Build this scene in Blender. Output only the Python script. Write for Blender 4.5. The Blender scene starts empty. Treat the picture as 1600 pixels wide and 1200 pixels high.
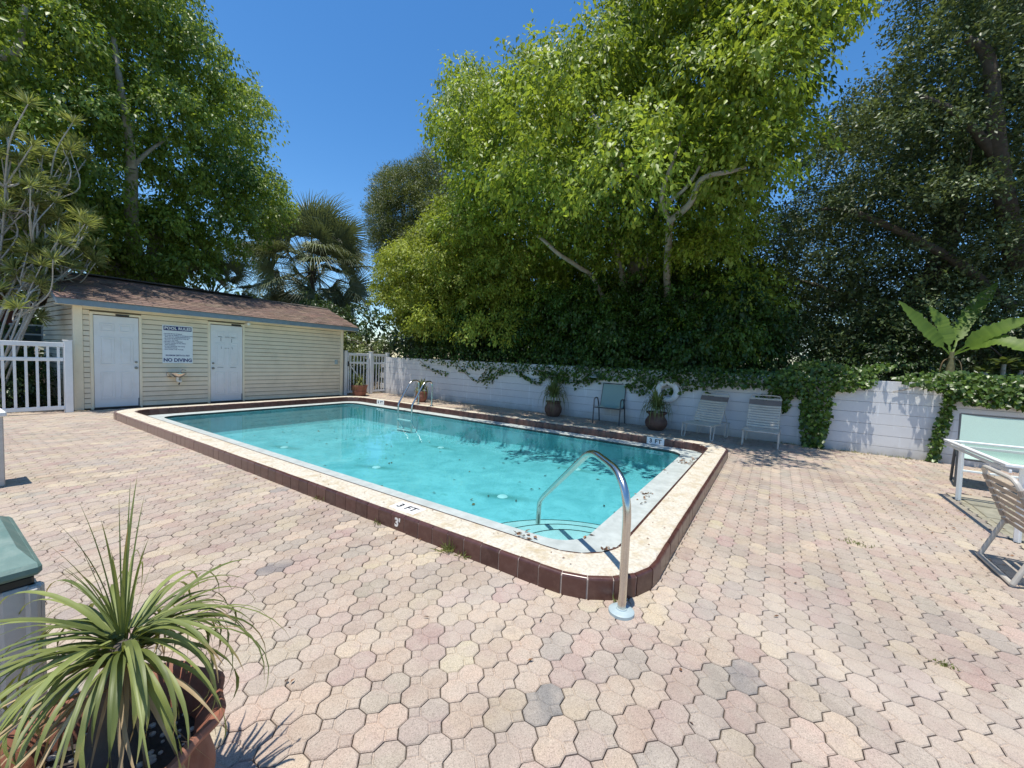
import bpy, math, random
import numpy as np
from mathutils import Matrix, Vector

random.seed(7)
RNG = np.random.default_rng(11)
S = bpy.context.scene
COL = S.collection
PI = math.pi

# ------------------------------------------------------------------ camera, sky, sun, exposure
EYE = 1.46
FPX = 630.26
PITCH, ROLL, YAW = -0.0601, 0.0424, math.radians(56.85)


def camera_axes():
    f = np.array([0, math.cos(PITCH), math.sin(PITCH)])
    r = np.array([1.0, 0, 0])
    u = np.cross(r, f)
    r2 = r * math.cos(ROLL) + u * math.sin(ROLL)
    u2 = -r * math.sin(ROLL) + u * math.cos(ROLL)
    a = np.array([[math.cos(YAW), math.sin(YAW), 0], [-math.sin(YAW), math.cos(YAW), 0], [0, 0, 1]])
    return a @ r2, a @ u2, a @ f


CR, CU, CF = camera_axes()
cam_data = bpy.data.cameras.new('camera')
cam = bpy.data.objects.new('camera', cam_data)
COL.objects.link(cam)
cam_data.sensor_width = 36
cam_data.sensor_fit = 'HORIZONTAL'
cam_data.lens = 36 * FPX / 1600
cam_data.clip_start = 0.05
cam_data.clip_end = 1000
cam.matrix_world = Matrix((
    (CR[0], CU[0], -CF[0], 0), (CR[1], CU[1], -CF[1], 0), (CR[2], CU[2], -CF[2], EYE), (0, 0, 0, 1)))
S.camera = cam

SUN_DIR = Vector((0.2, -0.035, -1.0)).normalized()       # the way the light travels
world = bpy.data.worlds.new('World')
S.world = world
world.use_nodes = True
wn = world.node_tree
wn.nodes.clear()
sky = wn.nodes.new('ShaderNodeTexSky')
sky.sky_type = 'NISHITA'
sky.sun_disc = False
sky.sun_elevation = math.asin(-SUN_DIR.z)
sky.sun_rotation = math.atan2(-SUN_DIR.x, -SUN_DIR.y)
sky.altitude = 0
sky.air_density = 1.0
sky.dust_density = 0.3
sky.ozone_density = 3.0
bg = wn.nodes.new('ShaderNodeBackground')
bg.inputs['Strength'].default_value = 0.135
wo = wn.nodes.new('ShaderNodeOutputWorld')
hs = wn.nodes.new('ShaderNodeHueSaturation')
hs.inputs['Saturation'].default_value = 1.28
hs.inputs['Value'].default_value = 1.08
wn.links.new(sky.outputs[0], hs.inputs['Color'])
wn.links.new(hs.outputs[0], bg.inputs['Color'])
wn.links.new(bg.outputs[0], wo.inputs['Surface'])

sun_data = bpy.data.lights.new('sun', 'SUN')
sun_data.energy = 4.3
sun_data.angle = math.radians(0.53)
sun_data.color = (1.0, 0.95, 0.86)
sun = bpy.data.objects.new('sun', sun_data)
COL.objects.link(sun)
sun.rotation_euler = SUN_DIR.to_track_quat('-Z', 'Y').to_euler()
sun.location = (-4, 1, 20)

S.view_settings.view_transform = 'Standard'
S.view_settings.look = 'None'
S.view_settings.exposure = 0.38
S.view_settings.gamma = 1.0
S.view_settings.use_curve_mapping = False
S.render.engine = 'CYCLES'
S.cycles.max_bounces = 8
S.cycles.transparent_max_bounces = 8


def ray(px, py):
    d = CR * ((px - 800) / FPX) + CU * (-(py - 600) / FPX) + CF
    return d


def at(px, py, X=None, Y=None, Z=None):
    """A point of the place on the sight line of a photo pixel, in the plane X, Y or Z = const."""
    d = ray(px, py)
    if X is not None:
        t = X / d[0]
    elif Y is not None:
        t = Y / d[1]
    else:
        t = (Z - EYE) / d[2]
    return np.array([0, 0, EYE]) + d * t


# ------------------------------------------------------------------ materials
def new_mat(name):
    m = bpy.data.materials.new(name)
    m.use_nodes = True
    nt = m.node_tree
    b = nt.nodes['Principled BSDF']
    return m, nt, b


def coord(nt, kind='Object', scale=None):
    tc = nt.nodes.new('ShaderNodeTexCoord')
    out = tc.outputs[kind]
    if scale:
        mp = nt.nodes.new('ShaderNodeMapping')
        mp.inputs['Scale'].default_value = scale
        nt.links.new(out, mp.inputs['Vector'])
        out = mp.outputs[0]
    return out


def world_pos(nt, scale=None):
    g = nt.nodes.new('ShaderNodeNewGeometry')
    out = g.outputs['Position']
    if scale:
        mp = nt.nodes.new('ShaderNodeMapping')
        mp.inputs['Scale'].default_value = scale
        nt.links.new(out, mp.inputs['Vector'])
        out = mp.outputs[0]
    return out


def noise(nt, vec, scale, detail=4, rough=0.55, dist=0.0):
    n = nt.nodes.new('ShaderNodeTexNoise')
    n.inputs['Scale'].default_value = scale
    n.inputs['Detail'].default_value = detail
    n.inputs['Roughness'].default_value = rough
    n.inputs['Distortion'].default_value = dist
    nt.links.new(vec, n.inputs['Vector'])
    return n.outputs['Fac']


def ramp(nt, fac, stops):
    r = nt.nodes.new('ShaderNodeValToRGB')
    e = r.color_ramp.elements
    while len(e) < len(stops):
        e.new(0.5)
    for el, (p, c) in zip(e, stops):
        el.position = p
        el.color = (c, c, c, 1) if isinstance(c, (int, float)) else (*c, 1)
    nt.links.new(fac, r.inputs['Fac'])
    return r.outputs['Color']


def mix(nt, fac, a, b, mode='MIX'):
    m = nt.nodes.new('ShaderNodeMix')
    m.data_type = 'RGBA'
    m.blend_type = mode
    for sock, v in ((m.inputs[0], fac), (m.inputs[6], a), (m.inputs[7], b)):
        if hasattr(v, 'is_linked'):
            nt.links.new(v, sock)
        elif isinstance(v, (int, float)):
            sock.default_value = v
        else:
            sock.default_value = (*v, 1)
    return m.outputs[2]


def math_node(nt, op, a, b=None):
    m = nt.nodes.new('ShaderNodeMath')
    m.operation = op
    for sock, v in ((m.inputs[0], a), (m.inputs[1], b)):
        if v is None:
            continue
        if hasattr(v, 'is_linked'):
            nt.links.new(v, sock)
        else:
            sock.default_value = v
    return m.outputs[0]


def bump(nt, b, height, strength=0.3, dist=0.01):
    n = nt.nodes.new('ShaderNodeBump')
    n.inputs['Strength'].default_value = strength
    n.inputs['Distance'].default_value = dist
    nt.links.new(height, n.inputs['Height'])
    nt.links.new(n.outputs[0], b.inputs['Normal'])


def surf(name, col, rough=0.6, var=0.15, scale=6.0, bmp=0.0, bscale=60.0, metallic=0.0, spec=0.5, dirt=None, dscale=2.0, damt=0.5):
    """Plain surface: base colour broken up by noise, a second dirt colour in patches, fine relief."""
    m, nt, b = new_mat(name)
    p = world_pos(nt)
    n = noise(nt, p, scale, 5, 0.6)
    dark = tuple(c * (1 - var) for c in col)
    light = tuple(min(1, c * (1 + var)) for c in col)
    c = mix(nt, ramp(nt, n, [(0.3, 0.0), (0.7, 1.0)]), dark, light)
    if dirt:
        d = noise(nt, p, dscale, 6, 0.7, 0.4)
        c = mix(nt, ramp(nt, d, [(0.48, 0.0), (0.75, damt)]), c, dirt)
    nt.links.new(c, b.inputs['Base Color'])
    b.inputs['Roughness'].default_value = rough
    b.inputs['Metallic'].default_value = metallic
    b.inputs['Specular IOR Level'].default_value = spec
    if bmp:
        bump(nt, b, noise(nt, p, bscale, 3, 0.6), bmp)
    return m


def leaf_mat(name, dark, light, rough=0.42, trans=0.35, spec=0.5, back=1.5):
    m, nt, b = new_mat(name)
    a = nt.nodes.new('ShaderNodeAttribute')
    a.attribute_name = 'tint'
    sep = nt.nodes.new('ShaderNodeSeparateColor')
    nt.links.new(a.outputs['Color'], sep.inputs[0])
    c = mix(nt, sep.outputs[0], dark, light)
    br = nt.nodes.new('ShaderNodeHueSaturation')
    nt.links.new(c, br.inputs['Color'])
    nt.links.new(sep.outputs[1], br.inputs['Value'])
    c = mix(nt, sep.outputs[2], br.outputs[0], (0.33, 0.23, 0.11))
    nt.links.new(c, b.inputs['Base Color'])
    b.inputs['Roughness'].default_value = rough
    b.inputs['Specular IOR Level'].default_value = spec
    t = nt.nodes.new('ShaderNodeBsdfTranslucent')
    tc = mix(nt, 1.0, c, (min(1, back * 0.95), min(1, back), 0.35), 'MULTIPLY')
    g = nt.nodes.new('ShaderNodeGamma')
    g.inputs[1].default_value = 0.8
    nt.links.new(tc, g.inputs[0])
    nt.links.new(g.outputs[0], t.inputs['Color'])
    ms = nt.nodes.new('ShaderNodeMixShader')
    ms.inputs[0].default_value = trans
    nt.links.new(b.outputs[0], ms.inputs[1])
    nt.links.new(t.outputs[0], ms.inputs[2])
    nt.links.new(ms.outputs[0], nt.nodes['Material Output'].inputs['Surface'])
    return m


def paver_mat(name, from_object):
    m, nt, b = new_mat(name)
    p = world_pos(nt)
    if from_object:
        oi = nt.nodes.new('ShaderNodeObjectInfo')
        base = oi.outputs['Color']
    else:
        a = nt.nodes.new('ShaderNodeAttribute')
        a.attribute_name = 'tint'
        base = a.outputs['Color']
    # each paver is blended from two pigments: soft patches of cream and pink inside it
    n1 = noise(nt, p, 7.0, 3, 0.5)
    c = mix(nt, ramp(nt, n1, [(0.4, 0.0), (0.65, 0.55)]), base, (0.44, 0.375, 0.305))
    n2 = noise(nt, p, 5.0, 2, 0.5, 0.5)
    c = mix(nt, ramp(nt, n2, [(0.52, 0.0), (0.75, 0.35)]), c, (0.36, 0.25, 0.225))
    # exposed sand grains
    v = nt.nodes.new('ShaderNodeTexVoronoi')
    v.inputs['Scale'].default_value = 320
    nt.links.new(p, v.inputs['Vector'])
    sp = nt.nodes.new('ShaderNodeSeparateColor')
    nt.links.new(v.outputs['Color'], sp.inputs[0])
    g = ramp(nt, sp.outputs[0], [(0.0, 0.5), (0.2, 0.88), (0.75, 1.05), (1.0, 1.3)])
    c = mix(nt, 0.75, c, g, 'MULTIPLY')
    # grime along the walls and stains
    n3 = noise(nt, p, 0.9, 6, 0.65, 0.6)
    c = mix(nt, ramp(nt, n3, [(0.48, 0.0), (0.75, 0.5)]), c, (0.21, 0.17, 0.14))
    n4 = noise(nt, p, 2.6, 7, 0.75, 1.2)
    c = mix(nt, ramp(nt, n4, [(0.57, 0.0), (0.66, 0.35), (0.8, 0.45)]), c, (0.22, 0.185, 0.155))
    n5 = noise(nt, p, 0.55, 4, 0.6, 0.3)
    c = mix(nt, ramp(nt, n5, [(0.5, 0.0), (0.7, 0.3)]), c, (0.50, 0.44, 0.38))
    nt.links.new(c, b.inputs['Base Color'])
    b.inputs['Roughness'].default_value = 0.82
    b.inputs['Specular IOR Level'].default_value = 0.35
    bump(nt, b, sp.outputs[0], 0.35, 0.003)
    return m


M = {}
M['paver'] = paver_mat('paver_stone', True)
M['paving'] = paver_mat('paving_stone', False)
M['bedding'] = surf('bedding_sand', (0.075, 0.062, 0.05), 0.95, 0.3, 20, 0.3)
M['earth'] = surf('earth', (0.16, 0.12, 0.085), 0.95, 0.3, 3, 0.4, 30, dirt=(0.06, 0.075, 0.03), damt=0.9)
M['sand'] = surf('sand', (0.40, 0.34, 0.25), 0.95, 0.25, 12, 0.5, 80, dirt=(0.16, 0.13, 0.09), dscale=5)
M['slab'] = surf('slab', (0.37, 0.32, 0.24), 0.9, 0.2, 9, 0.4, 90, dirt=(0.15, 0.12, 0.08), dscale=3, damt=0.7)
M['coping'] = surf('coping_stucco', (0.585, 0.53, 0.43), 0.9, 0.22, 42, 0.9, 75, dirt=(0.42, 0.32, 0.17), dscale=6.5, damt=0.95)
M['grout'] = surf('grout', (0.46, 0.39, 0.35), 0.9, 0.12, 30)
M['gutter'] = surf('gutter_plaster', (0.45, 0.49, 0.47), 0.6, 0.12, 10, 0.2, 50, dirt=(0.30, 0.33, 0.31), dscale=3, damt=0.7)
M['waterline'] = surf('waterline_stain', (0.035, 0.045, 0.042), 0.6, 0.3, 20)
M['marker_white'] = surf('marker_white', (0.74, 0.74, 0.72), 0.35, 0.05, 20, dirt=(0.5, 0.45, 0.36), damt=0.3)
M['black_print'] = surf('black_print', (0.015, 0.015, 0.018), 0.5, 0.1)
M['white_print'] = surf('white_print', (0.72, 0.68, 0.62), 0.6, 0.1)


def tile_material():
    m, nt, b = new_mat('brown_tile')
    p = world_pos(nt)
    oi = nt.nodes.new('ShaderNodeObjectInfo')
    c = mix(nt, oi.outputs['Random'], (0.052, 0.021, 0.017), (0.088, 0.036, 0.028))
    n = noise(nt, p, 14, 6, 0.7)
    c = mix(nt, ramp(nt, n, [(0.45, 0.0), (0.8, 0.5)]), c, (0.17, 0.10, 0.08))
    z = nt.nodes.new('ShaderNodeSeparateXYZ')
    nt.links.new(p, z.inputs[0])
    # splashed lime scale on the far, dry end of the near side
    f = ramp(nt, math_node(nt, 'MULTIPLY', z.outputs[1], 0.1), [(0.42, 0.0), (0.8, 0.75)])
    near = math_node(nt, 'LESS_THAN', z.outputs[0], 2.6)
    c = mix(nt, math_node(nt, 'MULTIPLY', f, near), c, (0.24, 0.15, 0.12))
    nt.links.new(c, b.inputs['Base Color'])
    b.inputs['Roughness'].default_value = 0.28
    bump(nt, b, noise(nt, p, 25, 3), 0.08)
    return m


M['tile'] = tile_material()


JETS = [(4.25, 8.2), (4.45, 5.6), (4.4, 2.95), (6.35, 5.9), (6.35, 2.75)]


def plaster_material():
    m, nt, b = new_mat('pool_plaster')
    p = world_pos(nt)
    n = noise(nt, p, 2.2, 7, 0.68, 0.7)
    c = mix(nt, ramp(nt, n, [(0.35, 0.0), (0.62, 1.0)]), (0.20, 0.41, 0.44), (0.32, 0.545, 0.575))
    n2 = noise(nt, p, 9, 5, 0.7, 1.0)
    c = mix(nt, ramp(nt, n2, [(0.53, 0.0), (0.70, 0.55)]), c, (0.13, 0.33, 0.31))
    # algae trailing from each return jet
    for x, y in JETS:
        mp = nt.nodes.new('ShaderNodeMapping')
        mp.inputs['Location'].default_value = (-x, -y, 0)
        nt.links.new(p, mp.inputs['Vector'])
        mp2 = nt.nodes.new('ShaderNodeMapping')
        mp2.inputs['Rotation'].default_value = (0, 0, math.radians(35 + 9 * x))
        nt.links.new(mp.outputs[0], mp2.inputs['Vector'])
        mp3 = nt.nodes.new('ShaderNodeMapping')
        mp3.inputs['Scale'].default_value = (1.3, 5.0, 0)
        nt.links.new(mp2.outputs[0], mp3.inputs['Vector'])
        ln = nt.nodes.new('ShaderNodeVectorMath')
        ln.operation = 'LENGTH'
        nt.links.new(mp3.outputs[0], ln.inputs[0])
        f = ramp(nt, math_node(nt, 'ADD', ln.outputs['Value'], math_node(nt, 'MULTIPLY', n2, 0.6)), [(0.3, 0.75), (1.05, 0.0)])
        c = mix(nt, f, c, (0.05, 0.16, 0.13))
    nt.links.new(c, b.inputs['Base Color'])
    b.inputs['Roughness'].default_value = 0.8
    return m


M['plaster'] = plaster_material()
M['step'] = surf('step_plaster', (0.60, 0.57, 0.56), 0.8, 0.1, 6, dirt=(0.33, 0.45, 0.43), dscale=4)


def water_material():
    m, nt, b = new_mat('pool_water')
    nt.nodes.remove(b)
    p = world_pos(nt, (1, 1, 1))
    n = noise(nt, p, 5.5, 2, 0.5, 0.4)
    n2 = noise(nt, p, 1.4, 2, 0.5, 0.2)
    bn = nt.nodes.new('ShaderNodeBump')
    bn.inputs['Strength'].default_value = 0.10
    bn.inputs['Distance'].default_value = 0.012
    nt.links.new(math_node(nt, 'ADD', n, math_node(nt, 'MULTIPLY', n2, 1.6)), bn.inputs['Height'])
    tr = nt.nodes.new('ShaderNodeBsdfTransparent')
    tr.inputs['Color'].default_value = (0.56, 0.88, 0.915, 1)
    gl = nt.nodes.new('ShaderNodeBsdfGlossy')
    gl.inputs['Roughness'].default_value = 0.01
    nt.links.new(bn.outputs[0], gl.inputs['Normal'])
    fr = nt.nodes.new('ShaderNodeFresnel')
    fr.inputs['IOR'].default_value = 1.33
    nt.links.new(bn.outputs[0], fr.inputs['Normal'])
    ms = nt.nodes.new('ShaderNodeMixShader')
    nt.links.new(fr.outputs[0], ms.inputs[0])
    nt.links.new(tr.outputs[0], ms.inputs[1])
    nt.links.new(gl.outputs[0], ms.inputs[2])
    nt.links.new(ms.outputs[0], nt.nodes['Material Output'].inputs['Surface'])
    return m


M['water'] = water_material()
M['steel'] = surf('brushed_steel', (0.62, 0.60, 0.56), 0.22, 0.06, 40, metallic=1.0, dirt=(0.42, 0.34, 0.25), dscale=9, damt=0.35)
M['flange'] = surf('flange_plastic', (0.36, 0.44, 0.45), 0.5, 0.1, 15)
M['white_plastic'] = surf('white_plastic', (0.72, 0.73, 0.72), 0.5, 0.05, 8, dirt=(0.5, 0.47, 0.4), damt=0.3)
M['vinyl'] = surf('white_vinyl', (0.78, 0.78, 0.77), 0.45, 0.04, 6, dirt=(0.5, 0.48, 0.42), dscale=3, damt=0.35)
M['siding'] = surf('cream_siding', (0.80, 0.69, 0.51), 0.6, 0.05, 3, 0.08, 120, dirt=(0.42, 0.36, 0.25), dscale=1.4, damt=0.35)
M['wall_core'] = surf('wall_core', (0.22, 0.18, 0.12), 0.9, 0.1)  # dark brown stands in for the contact shadow in the slots between siding boards
M['trim'] = surf('cream_trim', (0.82, 0.72, 0.53), 0.6, 0.05, 3, dirt=(0.45, 0.38, 0.28), dscale=2, damt=0.3)
M['door'] = surf('white_door', (0.74, 0.74, 0.73), 0.5, 0.03, 4, dirt=(0.56, 0.53, 0.47), dscale=2.5, damt=0.35)
M['scuff'] = surf('scuff', (0.16, 0.16, 0.17), 0.8, 0.4, 40)
M['fascia'] = surf('blue_grey_fascia', (0.20, 0.26, 0.30), 0.6, 0.12, 7, dirt=(0.30, 0.30, 0.28), dscale=5, damt=0.4)
M['dark_metal'] = surf('dark_metal', (0.025, 0.024, 0.024), 0.45, 0.2)
M['knob'] = surf('worn_brass', (0.30, 0.28, 0.25), 0.35, 0.15, metallic=1.0)
M['navy'] = surf('navy_print', (0.018, 0.025, 0.13), 0.5, 0.1)
M['sign_white'] = surf('sign_white', (0.74, 0.77, 0.78), 0.45, 0.04)


def shingle_material():
    m, nt, b = new_mat('shingle')
    p = world_pos(nt)
    a = nt.nodes.new('ShaderNodeAttribute')
    a.attribute_name = 'tint'
    v = nt.nodes.new('ShaderNodeTexVoronoi')
    v.inputs['Scale'].default_value = 120
    nt.links.new(p, v.inputs['Vector'])
    sp = nt.nodes.new('ShaderNodeSeparateColor')
    nt.links.new(v.outputs['Color'], sp.inputs[0])
    c = mix(nt, 0.7, a.outputs['Color'], ramp(nt, sp.outputs[0], [(0.0, 0.55), (1.0, 1.35)]), 'MULTIPLY')
    n = noise(nt, p, 2.0, 6, 0.7, 0.4)
    c = mix(nt, ramp(nt, n, [(0.5, 0.0), (0.75, 0.6)]), c, (0.11, 0.075, 0.06))
    nt.links.new(c, b.inputs['Base Color'])
    b.inputs['Roughness'].default_value = 0.9
    bump(nt, b, sp.outputs[0], 0.4, 0.004)
    return m


M['shingle'] = shingle_material()


def block_material():
    """Painted block: pale blue-grey paint, flaked to white and to bare cream, drips of old paint."""
    m, nt, b = new_mat('painted_block')
    p = world_pos(nt)
    n = noise(nt, p, 4, 5, 0.6)
    c = mix(nt, n, (0.585, 0.59, 0.60), (0.67, 0.67, 0.672))
    sx = nt.nodes.new('ShaderNodeSeparateXYZ')
    nt.links.new(p, sx.inputs[0])
    drip = noise(nt, world_pos(nt, (1, 4.5, 0.35)), 2.2, 4, 0.6)
    c = mix(nt, ramp(nt, drip, [(0.62, 0.0), (0.68, 0.75)]), c, (0.72, 0.74, 0.76))
    fl = noise(nt, p, 6.5, 6, 0.75, 0.3)
    top = ramp(nt, sx.outputs[2], [(0.85, 0.0), (1.35, 0.10)])
    f = ramp(nt, math_node(nt, 'ADD', fl, top), [(0.655, 0.0), (0.675, 1.0)])
    c = mix(nt, f, c, (0.75, 0.74, 0.70))
    low = noise(nt, p, 3, 5, 0.7)
    g = ramp(nt, math_node(nt, 'ADD', sx.outputs[2], math_node(nt, 'MULTIPLY', low, 0.3)), [(0.16, 0.7), (0.36, 0.0)])
    c = mix(nt, g, c, (0.36, 0.33, 0.29))
    nt.links.new(c, b.inputs['Base Color'])
    b.inputs['Roughness'].default_value = 0.75
    bump(nt, b, noise(nt, p, 55, 5, 0.7), 0.35, 0.006)
    return m


M['block'] = block_material()
M['mortar'] = surf('mortar', (0.17, 0.18, 0.19), 0.9, 0.2, 20)
M['bark_pale'] = surf('pale_bark', (0.34, 0.30, 0.25), 0.85, 0.25, 9, 0.5, 30, dirt=(0.16, 0.14, 0.11), dscale=5)
M['bark_dark'] = surf('dark_bark', (0.09, 0.075, 0.06), 0.9, 0.3, 9, 0.6, 30)
M['bark_grey'] = surf('grey_stem', (0.40, 0.38, 0.34), 0.8, 0.2, 20, 0.3, 40)
M['ficus'] = leaf_mat('ficus_leaf', (0.065, 0.12, 0.014), (0.33, 0.42, 0.055), 0.45, 0.42, 0.45)
M['ficus_young'] = leaf_mat('young_leaf', (0.11, 0.155, 0.02), (0.38, 0.44, 0.07), 0.5, 0.42, 0.4)
M['ficus_left'] = leaf_mat('deep_green_leaf', (0.05, 0.105, 0.02), (0.31, 0.41, 0.07), 0.45, 0.42, 0.45)
M['oak'] = leaf_mat('oak_leaf', (0.05, 0.078, 0.03), (0.165, 0.215, 0.09), 0.45, 0.25, 0.4)
M['needle'] = leaf_mat('needle_leaf', (0.05, 0.075, 0.022), (0.19, 0.22, 0.065), 0.5, 0.25)
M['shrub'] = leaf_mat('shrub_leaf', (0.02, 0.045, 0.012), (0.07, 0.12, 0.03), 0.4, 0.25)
M['ficus_skirt'] = leaf_mat('shaded_skirt_leaf', (0.022, 0.055, 0.010), (0.085, 0.155, 0.022), 0.42, 0.28, 0.45)  # lower ficus foliage, with the under-canopy shade put into a darker green
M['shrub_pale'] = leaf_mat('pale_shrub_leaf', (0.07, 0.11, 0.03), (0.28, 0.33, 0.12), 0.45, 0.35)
M['ivy'] = leaf_mat('ivy_leaf', (0.03, 0.07, 0.012), (0.15, 0.24, 0.04), 0.38, 0.3)
M['palm'] = leaf_mat('palm_leaf', (0.09, 0.12, 0.065), (0.30, 0.34, 0.21), 0.42, 0.2)
M['dracaena'] = leaf_mat('dracaena_leaf', (0.13, 0.17, 0.05), (0.42, 0.46, 0.18), 0.42, 0.3)
M['strap_leaf'] = leaf_mat('strap_leaf', (0.09, 0.12, 0.03), (0.29, 0.325, 0.10), 0.5, 0.25)
M['dry_leaf'] = leaf_mat('dry_leaf', (0.20, 0.13, 0.07), (0.50, 0.38, 0.22), 0.7, 0.2)
M['banana'] = leaf_mat('banana_leaf', (0.075, 0.15, 0.022), (0.22, 0.33, 0.05), 0.5, 0.42, 0.35)
M['banana_stem'] = surf('banana_stem', (0.17, 0.16, 0.07), 0.7, 0.3, 14, 0.3, 30, dirt=(0.12, 0.08, 0.04), dscale=9, damt=0.8)
M['litter'] = leaf_mat('leaf_litter', (0.07, 0.035, 0.02), (0.30, 0.15, 0.07), 0.8, 0.1)
M['grass'] = leaf_mat('weed_leaf', (0.10, 0.13, 0.03), (0.28, 0.30, 0.10), 0.6, 0.3)
M['terracotta'] = surf('terracotta', (0.24, 0.09, 0.055), 0.75, 0.25, 9, 0.2, 40, dirt=(0.36, 0.22, 0.16), dscale=5, damt=0.5)
M['terracotta_dark'] = surf('aged_terracotta', (0.13, 0.062, 0.04), 0.75, 0.3, 7, 0.2, 40, dirt=(0.26, 0.17, 0.12), dscale=6, damt=0.5)
M['soil'] = surf('soil', (0.05, 0.04, 0.035), 0.95, 0.4, 30, 0.8, 40)
M['bin_body'] = surf('bin_body', (0.52, 0.48, 0.43), 0.6, 0.1, 8, 0.1, 60, dirt=(0.26, 0.23, 0.2), dscale=4)
M['bin_lid'] = surf('bin_lid', (0.12, 0.20, 0.175), 0.55, 0.12, 8, 0.1, 60, dirt=(0.36, 0.40, 0.34), dscale=5, damt=0.5)
M['frame_grey'] = surf('charcoal_frame', (0.06, 0.065, 0.07), 0.45, 0.15)
M['sling'] = surf('green_sling', (0.26, 0.36, 0.33), 0.75, 0.1, 160, 0.3, 400)
M['sling_sunlit'] = surf('sunlit_green_sling', (0.40, 0.53, 0.46), 0.75, 0.1, 160, 0.3, 400)  # same cloth as the wall chair; its sunlight is put into a lighter green
M['strap_beige'] = surf('beige_strap', (0.58, 0.51, 0.41), 0.5, 0.08, 12, dirt=(0.34, 0.30, 0.25), dscale=7, damt=0.5)
M['strap_brown'] = surf('brown_strap', (0.19, 0.15, 0.13), 0.5, 0.1, 12)
M['strap_taupe'] = surf('taupe_strap', (0.33, 0.27, 0.22), 0.5, 0.1, 12, dirt=(0.46, 0.41, 0.34), dscale=9, damt=0.5)
M['beige_frame'] = surf('beige_frame', (0.52, 0.48, 0.42), 0.45, 0.08, 12, dirt=(0.36, 0.30, 0.24), dscale=12, damt=0.5)
M['white_frame'] = surf('white_frame', (0.80, 0.80, 0.79), 0.4, 0.04)
M['red_wall'] = surf('red_brown_wall', (0.16, 0.06, 0.045), 0.85, 0.2, 6)
M['window_glass'] = surf('window_glass', (0.10, 0.13, 0.13), 0.1, 0.2, 4)
M['rope'] = surf('rope', (0.60, 0.60, 0.56), 0.8, 0.15, 50)
M['pebble'] = surf('pebble', (0.45, 0.42, 0.38), 0.8, 0.5, 60)


def glass_material():
    m, nt, b = new_mat('table_glass')
    nt.nodes.remove(b)
    tr = nt.nodes.new('ShaderNodeBsdfTransparent')
    tr.inputs['Color'].default_value = (0.92, 0.955, 0.94, 1)
    gl = nt.nodes.new('ShaderNodeBsdfGlossy')
    gl.inputs['Roughness'].default_value = 0.08
    fr = nt.nodes.new('ShaderNodeFresnel')
    fr.inputs['IOR'].default_value = 1.16
    ms = nt.nodes.new('ShaderNodeMixShader')
    ms.inputs[0].default_value = 0.07
    nt.links.new(tr.outputs[0], ms.inputs[1])
    nt.links.new(gl.outputs[0], ms.inputs[2])
    nt.links.new(ms.outputs[0], nt.nodes['Material Output'].inputs['Surface'])
    return m


M['glass'] = glass_material()


# ------------------------------------------------------------------ mesh helpers
def link(name, me, mat, parent=None):
    o = bpy.data.objects.new(name, me)
    COL.objects.link(o)
    if mat is not None and me is not None and not me.materials:
        me.materials.append(mat)
    if parent is not None:
        o.parent = parent
    return o


def np_mesh(name, V, F, mat, tint=None, smooth=False):
    """Mesh from numpy: V (n,3); F (m,k); tint (n,3) per vertex."""
    me = bpy.data.meshes.new(name)
    V = np.asarray(V, np.float32)
    F = np.asarray(F, np.int32)
    me.vertices.add(len(V))
    me.vertices.foreach_set('co', V.ravel())
    k = F.shape[1]
    me.loops.add(F.size)
    me.loops.foreach_set('vertex_index', F.ravel())
    me.polygons.add(len(F))
    me.polygons.foreach_set('loop_start', np.arange(0, F.size, k, dtype=np.int32))
    if tint is not None:
        a = me.attributes.new('tint', 'FLOAT_COLOR', 'POINT')
        t = np.ones((len(V), 4), np.float32)
        t[:, :3] = tint
        a.data.foreach_set('color', t.ravel())
    me.update(calc_edges=True)
    me.validate()
    if smooth:
        me.shade_smooth()
    if mat:
        me.materials.append(mat)
    return me


def unit(v):
    v = np.asarray(v, float)
    return v / np.maximum(np.linalg.norm(v, axis=-1, keepdims=True), 1e-9)


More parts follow.
